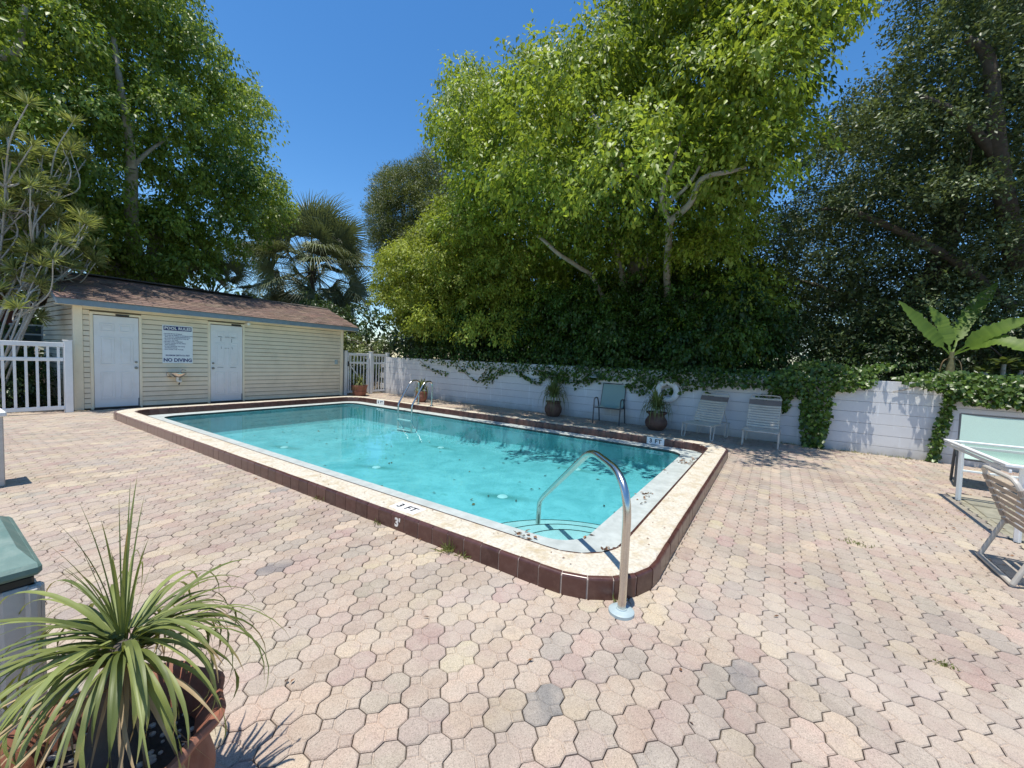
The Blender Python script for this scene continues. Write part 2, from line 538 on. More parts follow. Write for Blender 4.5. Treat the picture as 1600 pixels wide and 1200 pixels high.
class MB:
    def __init__(self):
        self.v, self.f, self.t = [], [], []
        self.tint = None

    def add(self, verts, faces):
        b = len(self.v)
        self.v += [tuple(map(float, p)) for p in verts]
        self.f += [tuple(b + i for i in f) for f in faces]
        self.t += [self.tint or (1, 1, 1)] * len(verts)

    def obox(self, c, ax, ay, az, ch=0.0):
        """Box from a centre and three half-extent vectors; ch chamfers its edges."""
        c, ax, ay, az = (np.asarray(q, float) for q in (c, ax, ay, az))
        if ch <= 0:
            vs = [c + i * ax + j * ay + k * az for i in (-1, 1) for j in (-1, 1) for k in (-1, 1)]
            self.add(vs, [(0, 1, 3, 2), (4, 6, 7, 5), (0, 4, 5, 1), (2, 3, 7, 6), (0, 2, 6, 4), (1, 5, 7, 3)])
            return
        L = [np.linalg.norm(q) for q in (ax, ay, az)]
        s = [1 - min(ch / max(l, 1e-6), 0.9) for l in L]
        vs, idx = [], {}
        for i in (-1, 1):
            for j in (-1, 1):
                for k in (-1, 1):
                    for a in range(3):
                        m = [s[0] * i, s[1] * j, s[2] * k]
                        m[a] = (i, j, k)[a]
                        idx[(i, j, k, a)] = len(vs)
                        vs.append(c + m[0] * ax + m[1] * ay + m[2] * az)
        g = lambda i, j, k, a: idx[(i, j, k, a)]
        fs = []
        for q in (-1, 1):
            for a in range(3):
                o = [(-1, -1), (1, -1), (1, 1), (-1, 1)]
                f = []
                for u, w in o:
                    t = [0, 0, 0]
                    t[a] = q
                    t[(a + 1) % 3] = u
                    t[(a + 2) % 3] = w
                    f.append(g(*t, a))
                fs.append(tuple(f) if q > 0 else tuple(reversed(f)))
        for a in range(3):
            b1, b2 = (a + 1) % 3, (a + 2) % 3
            for u in (-1, 1):
                for w in (-1, 1):
                    t0, t1 = [0] * 3, [0] * 3
                    t0[a], t1[a] = -1, 1
                    for t in (t0, t1):
                        t[b1], t[b2] = u, w
                    f = (g(*t0, b1), g(*t1, b1), g(*t1, b2), g(*t0, b2))
                    fs.append(f if u * w > 0 else tuple(reversed(f)))
        for i in (-1, 1):
            for j in (-1, 1):
                for k in (-1, 1):
                    f = (g(i, j, k, 0), g(i, j, k, 1), g(i, j, k, 2))
                    fs.append(f if i * j * k > 0 else tuple(reversed(f)))
        self.add(vs, fs)

    def box(self, c, s, rz=0.0, ch=0.0):
        ca, sa = math.cos(rz), math.sin(rz)
        self.obox(c, (ca * s[0] / 2, sa * s[0] / 2, 0), (-sa * s[1] / 2, ca * s[1] / 2, 0), (0, 0, s[2] / 2), ch)

    def bar(self, p, q, w, h, ch=0.0, up=(0, 0, 1)):
        p, q = np.asarray(p, float), np.asarray(q, float)
        d = q - p
        L = np.linalg.norm(d)
        d /= L
        u = np.asarray(up, float)
        s = np.cross(d, u)
        if np.linalg.norm(s) < 1e-4:
            s = np.array([1.0, 0, 0])
        s /= np.linalg.norm(s)
        u = np.cross(s, d)
        self.obox((p + q) / 2, d * L / 2, s * w / 2, u * h / 2, ch)

    def tube(self, pts, r, n=8, cap=True):
        P = np.asarray(pts, float)
        k = len(P)
        R = np.full(k, r) if np.isscalar(r) else np.asarray(r, float)
        T = np.zeros_like(P)
        T[1:-1] = P[2:] - P[:-2]
        T[0], T[-1] = P[1] - P[0], P[-1] - P[-2]
        T = unit(T)
        a = np.array([0, 0, 1.0]) if abs(T[0][2]) < 0.9 else np.array([1.0, 0, 0])
        s = unit(np.cross(T[0], a))
        vs, fs = [], []
        for i in range(k):
            s = unit(s - T[i] * (s @ T[i]))
            u = np.cross(T[i], s)
            for j in range(n):
                an = 2 * PI * j / n
                vs.append(P[i] + R[i] * (math.cos(an) * s + math.sin(an) * u))
        for i in range(k - 1):
            for j in range(n):
                j2 = (j + 1) % n
                fs.append((i * n + j, i * n + j2, (i + 1) * n + j2, (i + 1) * n + j))
        if cap:
            fs.append(tuple(reversed(range(n))))
            fs.append(tuple((k - 1) * n + j for j in range(n)))
        self.add(vs, fs)

    def lathe(self, prof, c=(0, 0, 0), n=28, wob=None):
        vs, fs = [], []
        for i, (r, z) in enumerate(prof):
            for j in range(n):
                a = 2 * PI * j / n
                rr = r * (wob(a, i) if wob else 1)
                vs.append((c[0] + rr * math.cos(a), c[1] + rr * math.sin(a), c[2] + z))
        for i in range(len(prof) - 1):
            for j in range(n):
                j2 = (j + 1) % n
                fs.append((i * n + j, i * n + j2, (i + 1) * n + j2, (i + 1) * n + j))
        self.add(vs, fs)

    def torus(self, c, R, r, ax=(1, 0, 0), n=40, k=14):
        ax = unit(ax)
        u = unit(np.cross(ax, (0, 0, 1.0)))
        w = np.cross(ax, u)
        vs, fs = [], []
        for i in range(n):
            a = 2 * PI * i / n
            d = math.cos(a) * u + math.sin(a) * w
            for j in range(k):
                b = 2 * PI * j / k
                vs.append(np.asarray(c) + d * (R + r * math.cos(b)) + ax * r * 0.8 * math.sin(b))
        for i in range(n):
            for j in range(k):
                i2, j2 = (i + 1) % n, (j + 1) % k
                fs.append((i * k + j, i2 * k + j, i2 * k + j2, i * k + j2))
        self.add(vs, fs)

    def mesh(self, name, mat, origin=(0, 0, 0), smooth=35):
        me = bpy.data.meshes.new(name)
        o = np.asarray(origin, float)
        me.from_pydata([tuple(np.asarray(p) - o) for p in self.v], [], self.f)
        if self.tint is not None:
            a = me.attributes.new('tint', 'FLOAT_COLOR', 'POINT')
            a.data.foreach_set('color', np.array([(*t, 1) for t in self.t], np.float32).ravel())
        me.update()
        if smooth:
            me.shade_smooth()
            me.set_sharp_from_angle(angle=math.radians(smooth))
        if mat:
            me.materials.append(mat)
        return me

    def build(self, name, mat, parent=None, local=False, smooth=35):
        """Links the geometry as one object; world coordinates unless local."""
        org = (0, 0, 0)
        if parent is not None and not local:
            p = parent
            org = np.zeros(3)
            while p is not None:
                org = org + np.array(p.location)
                p = p.parent
        return link(name, self.mesh(name, mat, org, smooth), mat, parent)


def thing(name, label, cat, loc=(0, 0, 0), rz=0.0, group=None):
    o = bpy.data.objects.new(name, None)
    COL.objects.link(o)
    o.location = loc
    o.rotation_euler = (0, 0, rz)
    o.empty_display_size = 0.1
    tag(o, label, cat, group)
    return o


def tag(o, label=None, cat=None, group=None, kind=None):
    for k, v in (('label', label), ('category', cat), ('group', group), ('kind', kind)):
        if v:
            o[k] = v
    return o


def copy_tree(o, parent=None):
    c = o.copy()
    COL.objects.link(c)
    if parent is not None:
        c.parent = parent
    for ch in list(o.children):
        copy_tree(ch, c)
    return c


def text(name, body, size, mat, parent, origin, right, up, bold=0.0, align='CENTER', space=1.0, spacing=1.0, sx=1.0):
    """Lettering as a thin mesh: origin, and the directions its lines run and stand."""
    cu = bpy.data.curves.new(name, 'FONT')
    cu.body = body
    cu.size = size
    cu.align_x = align
    cu.align_y = 'CENTER'
    cu.offset = bold
    cu.extrude = 0.0006
    cu.space_line = space
    cu.space_character = spacing
    cu.resolution_u = 3
    o = bpy.data.objects.new(name, cu)
    COL.objects.link(o)
    dg = bpy.context.evaluated_depsgraph_get()
    me = bpy.data.meshes.new_from_object(o.evaluated_get(dg))
    bpy.data.objects.remove(o)
    r, u = unit(right), unit(up)
    n = np.cross(r, u)
    off = np.zeros(3)
    p = parent
    while p is not None:
        off = off + np.array(p.location)
        p = p.parent
    org = np.asarray(origin, float) - off
    for v in me.vertices:
        c = v.co
        v.co = Vector(org + r * c.x * sx + u * c.y + n * c.z)
    me.materials.clear()
    me.materials.append(mat)
    return link(name, me, mat, parent)


# ------------------------------------------------------------------ ground, pool
def rrect(x0, x1, y0, y1, r, n=10):
    pts = []
    for cx, cy, a0 in ((x1 - r, y1 - r, 0), (x0 + r, y1 - r, 90), (x0 + r, y0 + r, 180), (x1 - r, y0 + r, 270)):
        for i in range(n + 1):
            a = math.radians(a0 + 90 * i / n)
            pts.append((cx + r * math.cos(a), cy + r * math.sin(a)))
    return np.array(pts)


def ring(mb, loops):
    """Skin between successive closed loops of equal length (each a list of 3-D points)."""
    n = len(loops[0])
    vs = [p for l in loops for p in l]
    fs = []
    for i in range(len(loops) - 1):
        for j in range(n):
            j2 = (j + 1) % n
            fs.append((i * n + j, i * n + j2, (i + 1) * n + j2, (i + 1) * n + j))
    mb.add(vs, fs)


def loop3(xy, z):
    return [(p[0], p[1], z(p) if callable(z) else z) for p in xy]


PX0, PX1, PY0, PY1 = 2.25, 7.93, 0.575, 11.0            # outer face of the kerb
IX0, IX1, IY0, IY1 = 2.53, 7.63, 0.875, 10.70           # inner edge of the coping
GX0, GX1, GY0, GY1 = 2.88, 7.30, 1.215, 10.37           # lip of the gutter
ZC, ZG, ZW = 0.138, 0.018, -0.012

g = MB()
B = 160
hx0, hx1, hy0, hy1 = PX0 + 0.2, PX1 - 0.2, PY0 + 0.2, PY1 - 0.2
for a, b, c, d in ((-B, hx0, -B, B), (hx1, B, -B, B), (hx0, hx1, -B, hy0), (hx0, hx1, hy1, B)):
    g.add([(a, c, -0.03), (b, c, -0.03), (b, d, -0.03), (a, d, -0.03)], [(0, 1, 2, 3)])
ground = g.build('ground', M['earth'], smooth=0)
ground['kind'] = 'structure'

DX0, DX1, DY0, DY1 = -3.2, 10.2, -6.0, 12.6
SANDX0, SANDX1, SANDY = 4.2, 7.4, -1.93                 # the sunken sandy strip under the table
deck = MB()
for a, b, c, d in ((DX0, hx0, DY0, DY1), (hx1, DX1, DY0, DY1), (hx0, hx1, DY0, hy0), (hx0, hx1, hy1, DY1)):
    deck.add([(a, c, -0.02), (b, c, -0.02), (b, d, -0.02), (a, d, -0.02)], [(0, 1, 2, 3)])
deck = deck.build('pavement', M['bedding'], smooth=0)
deck['kind'] = 'structure'

# pavers: two octagons side by side along X with two squares filling the notches
D = 0.1175
SO = D / (1 + math.sqrt(2))


def octagon(cx, cy):
    h, s = D / 2, SO / 2
    return np.array([(cx + h, cy - s), (cx + h, cy + s), (cx + s, cy + h), (cx - s, cy + h),
                     (cx - h, cy + s), (cx - h, cy - s), (cx - s, cy - h), (cx + s, cy - h)])


def diamond(cx, cy):
    q = (D - SO) / 2
    return np.array([(cx + q, cy), (cx, cy + q), (cx - q, cy), (cx, cy - q)])


def inset(poly, d):
    c = poly.mean(0)
    out = []
    n = len(poly)
    for i in range(n):
        e0 = unit(poly[i] - poly[i - 1])
        e1 = unit(poly[(i + 1) % n] - poly[i])
        n0, n1 = np.array([-e0[1], e0[0]]), np.array([-e1[1], e1[0]])
        b = unit(n0 + n1)
        out.append(poly[i] + b * d / max(0.35, b @ n0))
    return np.array(out)


def paver_outline():
    h, s, q = D / 2, SO / 2, (D - SO) / 2
    x0, x1 = -D / 2, D / 2
    return np.array([(x1 + h, -s), (x1 + h, s), (x1 + s, h), (x1 - s, h), (0, h + q), (x0 + s, h), (x0 - s, h), (x0 - h, s),
                     (x0 - h, -s), (x0 - s, -h), (x0 + s, -h), (0, -h - q), (x1 - s, -h), (x1 + s, -h)])


OUT = inset(paver_outline(), 0.0023)


def paver_geometry(fine):
    V, F = [], []
    n = len(OUT)
    rim = inset(paver_outline(), 0.0045)
    V += [(p[0], p[1], -0.028) for p in OUT] + [(p[0], p[1], -0.0045) for p in OUT]
    for j in range(n):
        j2 = (j + 1) % n
        F.append((j, j2, n + j2, n + j))
    if not fine:
        b = len(V)
        V += [(p[0], p[1], 0.0) for p in rim]
        for j in range(n):
            j2 = (j + 1) % n
            F.append((n + j, n + j2, b + j2, b + j))
        F.append(tuple(range(b, b + n)))
        return V, F
    # lower body top (the dummy joints), then four raised faces
    F.append(tuple(range(n, 2 * n)))
    for poly in (octagon(-D / 2, 0), octagon(D / 2, 0), diamond(0, D / 2), diamond(0, -D / 2)):
        a, c = inset(poly, 0.0021), inset(poly, 0.0058)
        m = len(poly)
        b = len(V)
        V += [(p[0], p[1], -0.0046) for p in a] + [(p[0], p[1], 0.0) for p in c]
        for j in range(m):
            j2 = (j + 1) % m
            F.append((b + j, b + j2, b + m + j2, b + m + j))
        F.append(tuple(range(b + m, b + 2 * m)))
    return V, F


PALETTE = [((0.43, 0.35, 0.28), 9), ((0.41, 0.325, 0.265), 9), ((0.39, 0.305, 0.26), 7), ((0.37, 0.315, 0.265), 6),
           ((0.465, 0.39, 0.285), 1.8), ((0.37, 0.27, 0.235), 2), ((0.35, 0.305, 0.265), 1.4), ((0.46, 0.38, 0.29), 6), ((0.24, 0.225, 0.215), 0.08)]


def paver_colour(rng):
    w = np.array([p[1] for p in PALETTE])
    c = np.array(PALETTE[rng.choice(len(PALETTE), p=w / w.sum())][0])
    return np.clip(c * (1.0, 0.985, 0.945) * rng.normal(1, 0.06) * rng.normal(1, 0.015, 3), 0.05, 0.7)


def pave():
    rng = np.random.default_rng(3)
    fineV, fineF = paver_geometry(True)
    plainV, plainF = paver_geometry(False)
    shared = bpy.data.meshes.new('paver')
    shared.from_pydata(fineV, [], fineF)
    shared.materials.append(M['paver'])
    spots = []
    i0, i1 = int(DX0 / D) - 1, int(DX1 / D) + 1
    j0, j1 = int(DY0 / D) - 1, int(DY1 / D) + 1
    for j in range(j0, j1):
        for i in range(i0, i1):
            if (i - j) % 2:
                continue
            x, y = (i + 0.5) * D + 0.012, j * D + 0.03
            if not (DX0 + 0.1 < x < DX1 - 0.1 and DY0 + 0.1 < y < DY1 - 0.1):
                continue
            if PX0 + 0.13 < x < PX1 - 0.13 and PY0 + 0.07 < y < PY1 - 0.07:
                dx = max(PX0 + 0.55 - x, x - PX1 + 0.55, 0)
                dy = max(PY0 + 0.55 - y, y - PY1 + 0.55, 0)
                if math.hypot(dx, dy) < 0.46:
                    continue
            if SANDX0 < x < SANDX1 and y < SANDY - 0.02:
                continue
            if y > 12.2 and 1.95 < x < 8.4:
                continue
            if x > 9.95 + 0.022 * (y + 1):
                continue
            c = np.array([x, y, 0]) - (0, 0, EYE)
            w = c @ CF
            px = 800 + FPX * (c @ CR) / w if w > 0.3 else -9e9
            py = 600 - FPX * (c @ CU) / w if w > 0.3 else 9e9
            seen = w > 0.3 and -40 < px < 1640 and py < 1240
            size = 1 / (w * w) * 1.0 / max(w, 0.1) if seen else 0
            spots.append((size, x, y, w if seen else 99))
    spots.sort(reverse=True)
    for s, x, y, w in spots[:300]:
        o = bpy.data.objects.new('paver', shared)
        COL.objects.link(o)
        o.parent = deck
        o.location = (x, y, rng.normal(0, 0.0009))
        o.rotation_euler = (rng.normal(0, 0.006), rng.normal(0, 0.004), rng.choice([0, PI]) + rng.normal(0, 0.006))
        o.color = (*paver_colour(rng), 1)
    V, F, T = [], [], []
    for s, x, y, w in spots[300:]:
        gv, gf = (fineV, fineF) if w < 6.5 else (plainV, plainF)
        b = len(V)
        tx, ty, dz, da = rng.normal(0, 0.006), rng.normal(0, 0.004), rng.normal(0, 0.0012), rng.normal(0, 0.006)
        V += [(x + p[0] - da * p[1], y + p[1] + da * p[0], p[2] + dz + tx * p[1] + ty * p[0]) for p in gv]
        F += [tuple(b + q for q in f) for f in gf]
        T += [tuple(paver_colour(rng))] * len(gv)
    me = bpy.data.meshes.new('paving')
    me.from_pydata(V, [], F)
    a = me.attributes.new('tint', 'FLOAT_COLOR', 'POINT')
    a.data.foreach_set('color', np.concatenate([np.array(T), np.ones((len(T), 1))], 1).astype(np.float32).ravel())
    me.materials.append(M['paving'])
    o = link('paving', me, None, deck)
    o['kind'] = 'stuff'


pave()

# sandy strip with old slabs, and the strip of bare sand along the wall
sp = MB()
sp.add([(SANDX0, -6, -0.014), (SANDX1, -6, -0.014), (SANDX1, SANDY, -0.014), (SANDX0, SANDY, -0.014)], [(0, 1, 2, 3)])
strip = sp.build('sand_strip', M['sand'], smooth=0)
strip['kind'] = 'structure'
slab_rng = random.Random(5)
for i in range(6):
    for j in range(4):
        x0, y0 = SANDX0 + 0.03 + i * 0.53, SANDY - 0.04 - j * 0.42
        mb = MB()
        mb.box((x0 + 0.25, y0 - 0.2, -0.018 + slab_rng.uniform(-0.003, 0.005)), (0.47 + slab_rng.uniform(-0.04, 0.03), 0.37 + slab_rng.uniform(-0.03, 0.02), 0.03),
               slab_rng.uniform(-0.05, 0.05), 0.006)
        mb.build('slab', M['slab'], strip)

pool = thing('swimming_pool', 'rectangular in-ground pool with raised cream coping edged in brown tiles', 'swimming pool', (5.09, 5.79, 0))
NP = 12
outer = rrect(PX0 + 0.0045, PX1 - 0.0045, PY0 + 0.0045, PY1 - 0.0045, 0.5455, NP)
outer_b = rrect(PX0 + 0.016, PX1 - 0.016, PY0 + 0.016, PY1 - 0.016, 0.534, NP)
inner = rrect(IX0, IX1, IY0, IY1, 0.40, NP)
inner_in = rrect(IX0 - 0.012, IX1 + 0.012, IY0 - 0.012, IY1 + 0.012, 0.41, NP)
lip = rrect(GX0, GX1, GY0, GY1, 0.30, NP)
lip_b = rrect(GX0 + 0.012, GX1 - 0.012, GY0 + 0.012, GY1 - 0.012, 0.29, NP)
# kerb body (shows as the grout between the tiles)
mb = MB()
ring(mb, [loop3(outer, -0.04), loop3(outer, ZC - 0.018), loop3(outer_b, ZC - 0.006), loop3(inner_in, ZC - 0.006), loop3(inner_in, -0.02)])
mb.build('kerb', M['grout'], pool)
# coping: broad troweled band on top, softly rounded at both edges, a little uneven
oc = rrect(PX0 + 0.034, PX1 - 0.034, PY0 + 0.034, PY1 - 0.034, 0.516, 40)


def dense(x0, x1, y0, y1, r, step=0.12, n=10):
    p = rrect(x0, x1, y0, y1, r, n)
    out = []
    for i in range(len(p)):
        a, b = p[i], p[(i + 1) % len(p)]
        k = max(1, int(np.linalg.norm(b - a) / step + 0.5)) if np.linalg.norm(b - a) > 0.5 else 1
        out += [a + (b - a) * t / k for t in range(k)]
    return out


def band(params, zs, step=0.12):
    """Loops of equal count: straight runs split by the same number on every loop."""
    base = [rrect(*p, NP) for p in params]
    n = len(base[0])
    loops = [[] for _ in base]
    for i in range(n):
        Lm = np.linalg.norm(base[0][(i + 1) % n] - base[0][i])
        k = max(1, int(Lm / step)) if Lm > 0.6 else 1
        for t in range(k):
            for l, bp, z in zip(loops, base, zs):
                q = bp[i] + (bp[(i + 1) % n] - bp[i]) * t / k
                l.append((q[0], q[1], z))
    return loops


cop_rng = np.random.default_rng(8)
ps, zs = [], []
for t, z in ((0.030, ZC - 0.010), (0.036, ZC - 0.003), (0.048, ZC), (0.12, ZC + 0.001), (0.20, ZC + 0.001), (0.262, ZC), (0.276, ZC - 0.003), (0.282, ZC - 0.012)):
    k = t / 0.28
    ps.append((PX0 + (IX0 - PX0) * k, PX1 + (IX1 - PX1) * k, PY0 + (IY0 - PY0) * k, PY1 + (IY1 - PY1) * k, 0.55 - 0.15 * k))
    zs.append(z)
mb = MB()
ring(mb, band(ps, zs))
mb.build('coping', M['coping'], pool, smooth=60)
# gutter floor, lip, basin
mb = MB()
ring(mb, [loop3(inner_in, 0.008), loop3(lip, ZG), loop3(lip_b, ZG - 0.004)])
mb.build('gutter', M['gutter'], pool)
mb = MB()
ring(mb, [loop3(lip_b, ZG - 0.004), loop3(lip_b, ZW - 0.016)])
mb.build('waterline', M['waterline'], pool)


def floor_z(y):
    t = min(max((y - 2.0) / 5.0, 0), 1)
    return -0.36 - 0.14 * t * t * (3 - 2 * t)


mb = MB()
bl = band([(GX0 + 0.012, GX1 - 0.012, GY0 + 0.012, GY1 - 0.012, 0.29), (GX0 + 0.02, GX1 - 0.02, GY0 + 0.02, GY1 - 0.02, 0.28), (GX0 + 0.09, GX1 - 0.09, GY0 + 0.09, GY1 - 0.09, 0.25)], [0, 0, 0], 0.25)
ring(mb, [loop3(bl[0], ZW - 0.016), loop3(bl[1], lambda p: floor_z(p[1]) + 0.07), loop3(bl[2], lambda p: floor_z(p[1]) - 0.015)])
ny = 40
vs, fs = [], []
for i in range(ny + 1):
    y = GY0 - 0.0 + (GY1 - GY0) * i / ny
    for x in (GX0, GX1):
        vs.append((x, y, floor_z(y)))
for i in range(ny):
    fs.append((2 * i, 2 * i + 1, 2 * i + 3, 2 * i + 2))
mb.add(vs, fs)
mb.build('basin', M['plaster'], pool)
# corner steps, curved
for rad, z in ((0.50, -0.07), (0.86, -0.17), (1.24, -0.28)):
    mb = MB()
    cx, cy = GX0 + 0.02, GY0 + 0.02
    arc = [(cx + rad * math.cos(a), cy + rad * math.sin(a)) for a in np.linspace(0, PI / 2, 25)]
    vs = [(cx, cy, z)] + [(x, y, z) for x, y in arc] + [(x, y, -0.7) for x, y in arc]
    fs = [(0, i, i + 1) for i in range(1, 25)] + [(i, i + 25, i + 26, i + 1) for i in range(1, 25)]
    mb.add(vs, fs)
    st = mb.build('step', M['step'], pool, smooth=40)
    mb = MB()
    mb.tube([(x, y, z + 0.001) for x, y in arc], 0.0045, 6)
    mb.build('edge_line', M['waterline'], st)
# return jets in the floor
for x, y in JETS:
    mb = MB()
    mb.lathe([(0.0, 0.018), (0.035, 0.018), (0.06, 0.012), (0.072, 0.0)], (x, y, floor_z(y)), 20)
    mb.build('floor_jet', M['white_plastic'], pool)

# tiles, outside and inside
def tile_mesh(w, local_flip=1):
    mb = MB()
    prof = [(0.0, -0.03), (0.020, -0.03), (0.020, ZC - 0.022), (0.0175, ZC - 0.010), (0.011, ZC - 0.003), (0.0, ZC), (-0.012, ZC)]
    vs, fs = [], []
    m = len(prof)
    for x in (-w / 2, w / 2):
        vs += [(x, -q[0], q[1]) for q in prof]
    for i in range(m - 1):
        fs.append((i, i + 1, m + i + 1, m + i))
    fs.append(tuple(reversed(range(m))))
    fs.append(tuple(range(m, 2 * m)))
    mb.add(vs, fs)
    return mb.mesh('tile', M['tile'], smooth=50)


def path_len(pts):
    return np.linalg.norm(np.roll(pts, -1, 0) - pts, axis=1)


def lay_tiles(path, inward, parts, others):
    seg = path_len(path)
    tot = seg.sum()
    n = int(round(tot / 0.158))
    pitch = tot / n
    me = tile_mesh(pitch - 0.006)
    cum = np.concatenate([[0], np.cumsum(seg)])
    for k in range(n):
        ends = []
        for s in (k * pitch, (k + 1) * pitch):
            s = s % tot
            i = min(np.searchsorted(cum, s, 'right') - 1, len(path) - 1)
            a, b = path[i], path[(i + 1) % len(path)]
            ends.append(a + (b - a) * (s - cum[i]) / seg[i])
        d = unit(ends[1] - ends[0])
        sm = ((k + 0.5) * pitch) % tot
        i = min(np.searchsorted(cum, sm, 'right') - 1, len(path) - 1)
        c = path[i] + (path[(i + 1) % len(path)] - path[i]) * (sm - cum[i]) / seg[i]
        ang = math.atan2(d[1], d[0]) + (PI if inward else 0)
        nrm = np.array([d[1], -d[0]]) * (-1 if inward else 1)
        vis = nrm @ (np.array([0, 0]) - c) > 0
        if vis:
            o = bpy.data.objects.new('tile', me)
            COL.objects.link(o)
            o.parent = pool
            o.location = (c[0] - pool.location.x, c[1] - pool.location.y, random.gauss(0, 0.0008))
            o.rotation_euler = (random.gauss(0, 0.006), 0, ang + random.gauss(0, 0.004))
            parts.append(o)
        else:
            others.append((me, c, ang))


tiles, hidden = [], []
lay_tiles(rrect(PX0 + 0.02, PX1 - 0.02, PY0 + 0.02, PY1 - 0.02, 0.53, 14), False, tiles, hidden)
lay_tiles(rrect(IX0 - 0.008, IX1 + 0.008, IY0 - 0.008, IY1 + 0.008, 0.408, 14), True, tiles, hidden)
mb = MB()
for me, c, ang in hidden:
    ca, sa = math.cos(ang), math.sin(ang)
    mb.add([(c[0] + ca * v.co.x - sa * v.co.y, c[1] + sa * v.co.x + ca * v.co.y, v.co.z) for v in me.vertices], [tuple(p.vertices) for p in me.polygons])
tag(mb.build('tile_band', M['tile'], pool), kind='stuff')

# depth markers
def tile_near(x, y):
    return min(tiles, key=lambda o: (o.location.x + pool.location.x - x) ** 2 + (o.location.y + pool.location.y - y) ** 2)


t3 = tile_near(PX0, 2.55)
wp = np.array([t3.location.x + pool.location.x, t3.location.y + pool.location.y])
text('depth_number', "3'", 0.10, M['white_print'], pool, (PX0 - 0.0022, wp[1], 0.066), (0, -1, 0), (0, 0, 1), 0.004)
plate = MB()
plate.box((2.40, 2.595, ZC + 0.001), (0.155, 0.30, 0.006), 0, 0.002)
pl = plate.build('depth_plate', M['marker_white'], pool)
text('depth_text', '3 FT', 0.105, M['black_print'], pl, (2.395, 2.595, ZC + 0.0048), (0, -1, 0), (1, 0, 0), 0.003, spacing=1.15)
for yc, num in ((1.775, '3 FT'), (9.47, '6 FT')):
    plate = MB()
    plate.box((IX1 - 0.014, yc, 0.078), (0.008, 0.31, 0.125), 0, 0.002)
    pl = plate.build('depth_plate', M['marker_white'], pool)
    text('depth_text', num, 0.105, M['black_print'], pl, (IX1 - 0.0188, yc, 0.075), (0, -1, 0), (0, 0, 1), 0.003, spacing=1.15)

mb = MB()
wl2 = rrect(GX0 + 0.008, GX1 - 0.008, GY0 + 0.008, GY1 - 0.008, 0.29, NP)
mb.add([(p[0], p[1], ZW) for p in wl2], [tuple(range(len(wl2)))])
water = mb.build('water', M['water'], smooth=0)
water['kind'] = 'structure'


def smooth_path(pts, k=6):
    """Catmull-Rom through the points."""
    P = np.asarray(pts, float)
    P = np.vstack([2 * P[0] - P[1], P, 2 * P[-1] - P[-2]])
    out = []
    for i in range(1, len(P) - 2):
        for j in range(k):
            t = j / k
            a, b, c, d = P[i - 1], P[i], P[i + 1], P[i + 2]
            out.append(0.5 * (2 * b + (c - a) * t + (2 * a - 5 * b + 4 * c - d) * t * t + (-a + 3 * b - 3 * c + d) * t ** 3))
    out.append(P[-2])
    return np.array(out)


def fillet(pts, r, k=6):
    """Polyline with its corners rounded by radius-like distance r."""
    P = [np.asarray(p, float) for p in pts]
    out = [P[0]]
    for i in range(1, len(P) - 1):
        a, b, c = P[i - 1], P[i], P[i + 1]
        rr = min(r if np.isscalar(r) else r[i - 1], 0.49 * np.linalg.norm(a - b), 0.49 * np.linalg.norm(c - b))
        p0, p1 = b + unit(a - b) * rr, b + unit(c - b) * rr
        for j in range(k + 1):
            t = j / k
            out.append((1 - t) ** 2 * p0 + 2 * t * (1 - t) * b + t * t * p1)
    out.append(P[-1])
    return np.array(out)


# handrail at the near corner
hb = np.array([2.304, 0.668])
hd = np.array([0.7071, 0.7071])
rail = thing('pool_handrail', 'single bent steel handrail standing at the near pool corner over the steps', 'handrail', (hb[0], hb[1], 0))
pr = [(0, 0), (0, 0.735), (0.52, 0.865), (1.62, 0.135), (1.80, -0.02), (1.80, -0.36)]
pr = [(0, 0.0), (0, 0.80), (0.56, 0.84), (1.64, 0.14), (1.80, 0.02), (1.82, -0.36)]
path = fillet([(hb[0] + hd[0] * t, hb[1] + hd[1] * t, z) for t, z in pr], [0.26, 0.14, 0.07, 0.07], 10)
mb = MB()
mb.tube(path, 0.0245, 16)
mb.build('rail', M['steel'], rail)
mb = MB()
mb.lathe([(0.0, 0.032), (0.03, 0.032), (0.032, 0.026), (0.066, 0.022), (0.074, 0.016), (0.075, 0.0)], (hb[0], hb[1], 0.0), 28)
mb.build('flange', M['flange'], rail)

# ladder on the far side
lad = thing('pool_ladder', 'pair of arched steel ladder rails on the far coping beside the white wall', 'pool ladder', (7.78, 7.85, ZC))
for y in (8.12, 7.62):
    p = fillet([(7.80, y, ZC - 0.02), (7.80, y, 0.80), (7.52, y, 0.79), (7.10, y, 0.20), (7.10, y, -0.62)], [0.16, 0.13, 0.08], 8)
    mb = MB()
    mb.tube(p, 0.022, 12)
    mb.build('rail', M['steel'], lad)
    mb = MB()
    mb.lathe([(0.0, 0.02), (0.035, 0.02), (0.05, 0.0)], (7.80, y, ZC + 0.001), 16)
    mb.build('flange', M['steel'], lad)
for z in (-0.2, -0.45):
    mb = MB()
    mb.box((7.10, 7.87, z), (0.09, 0.5, 0.025), 0, 0.006)
    mb.build('rung', M['white_plastic'], lad)

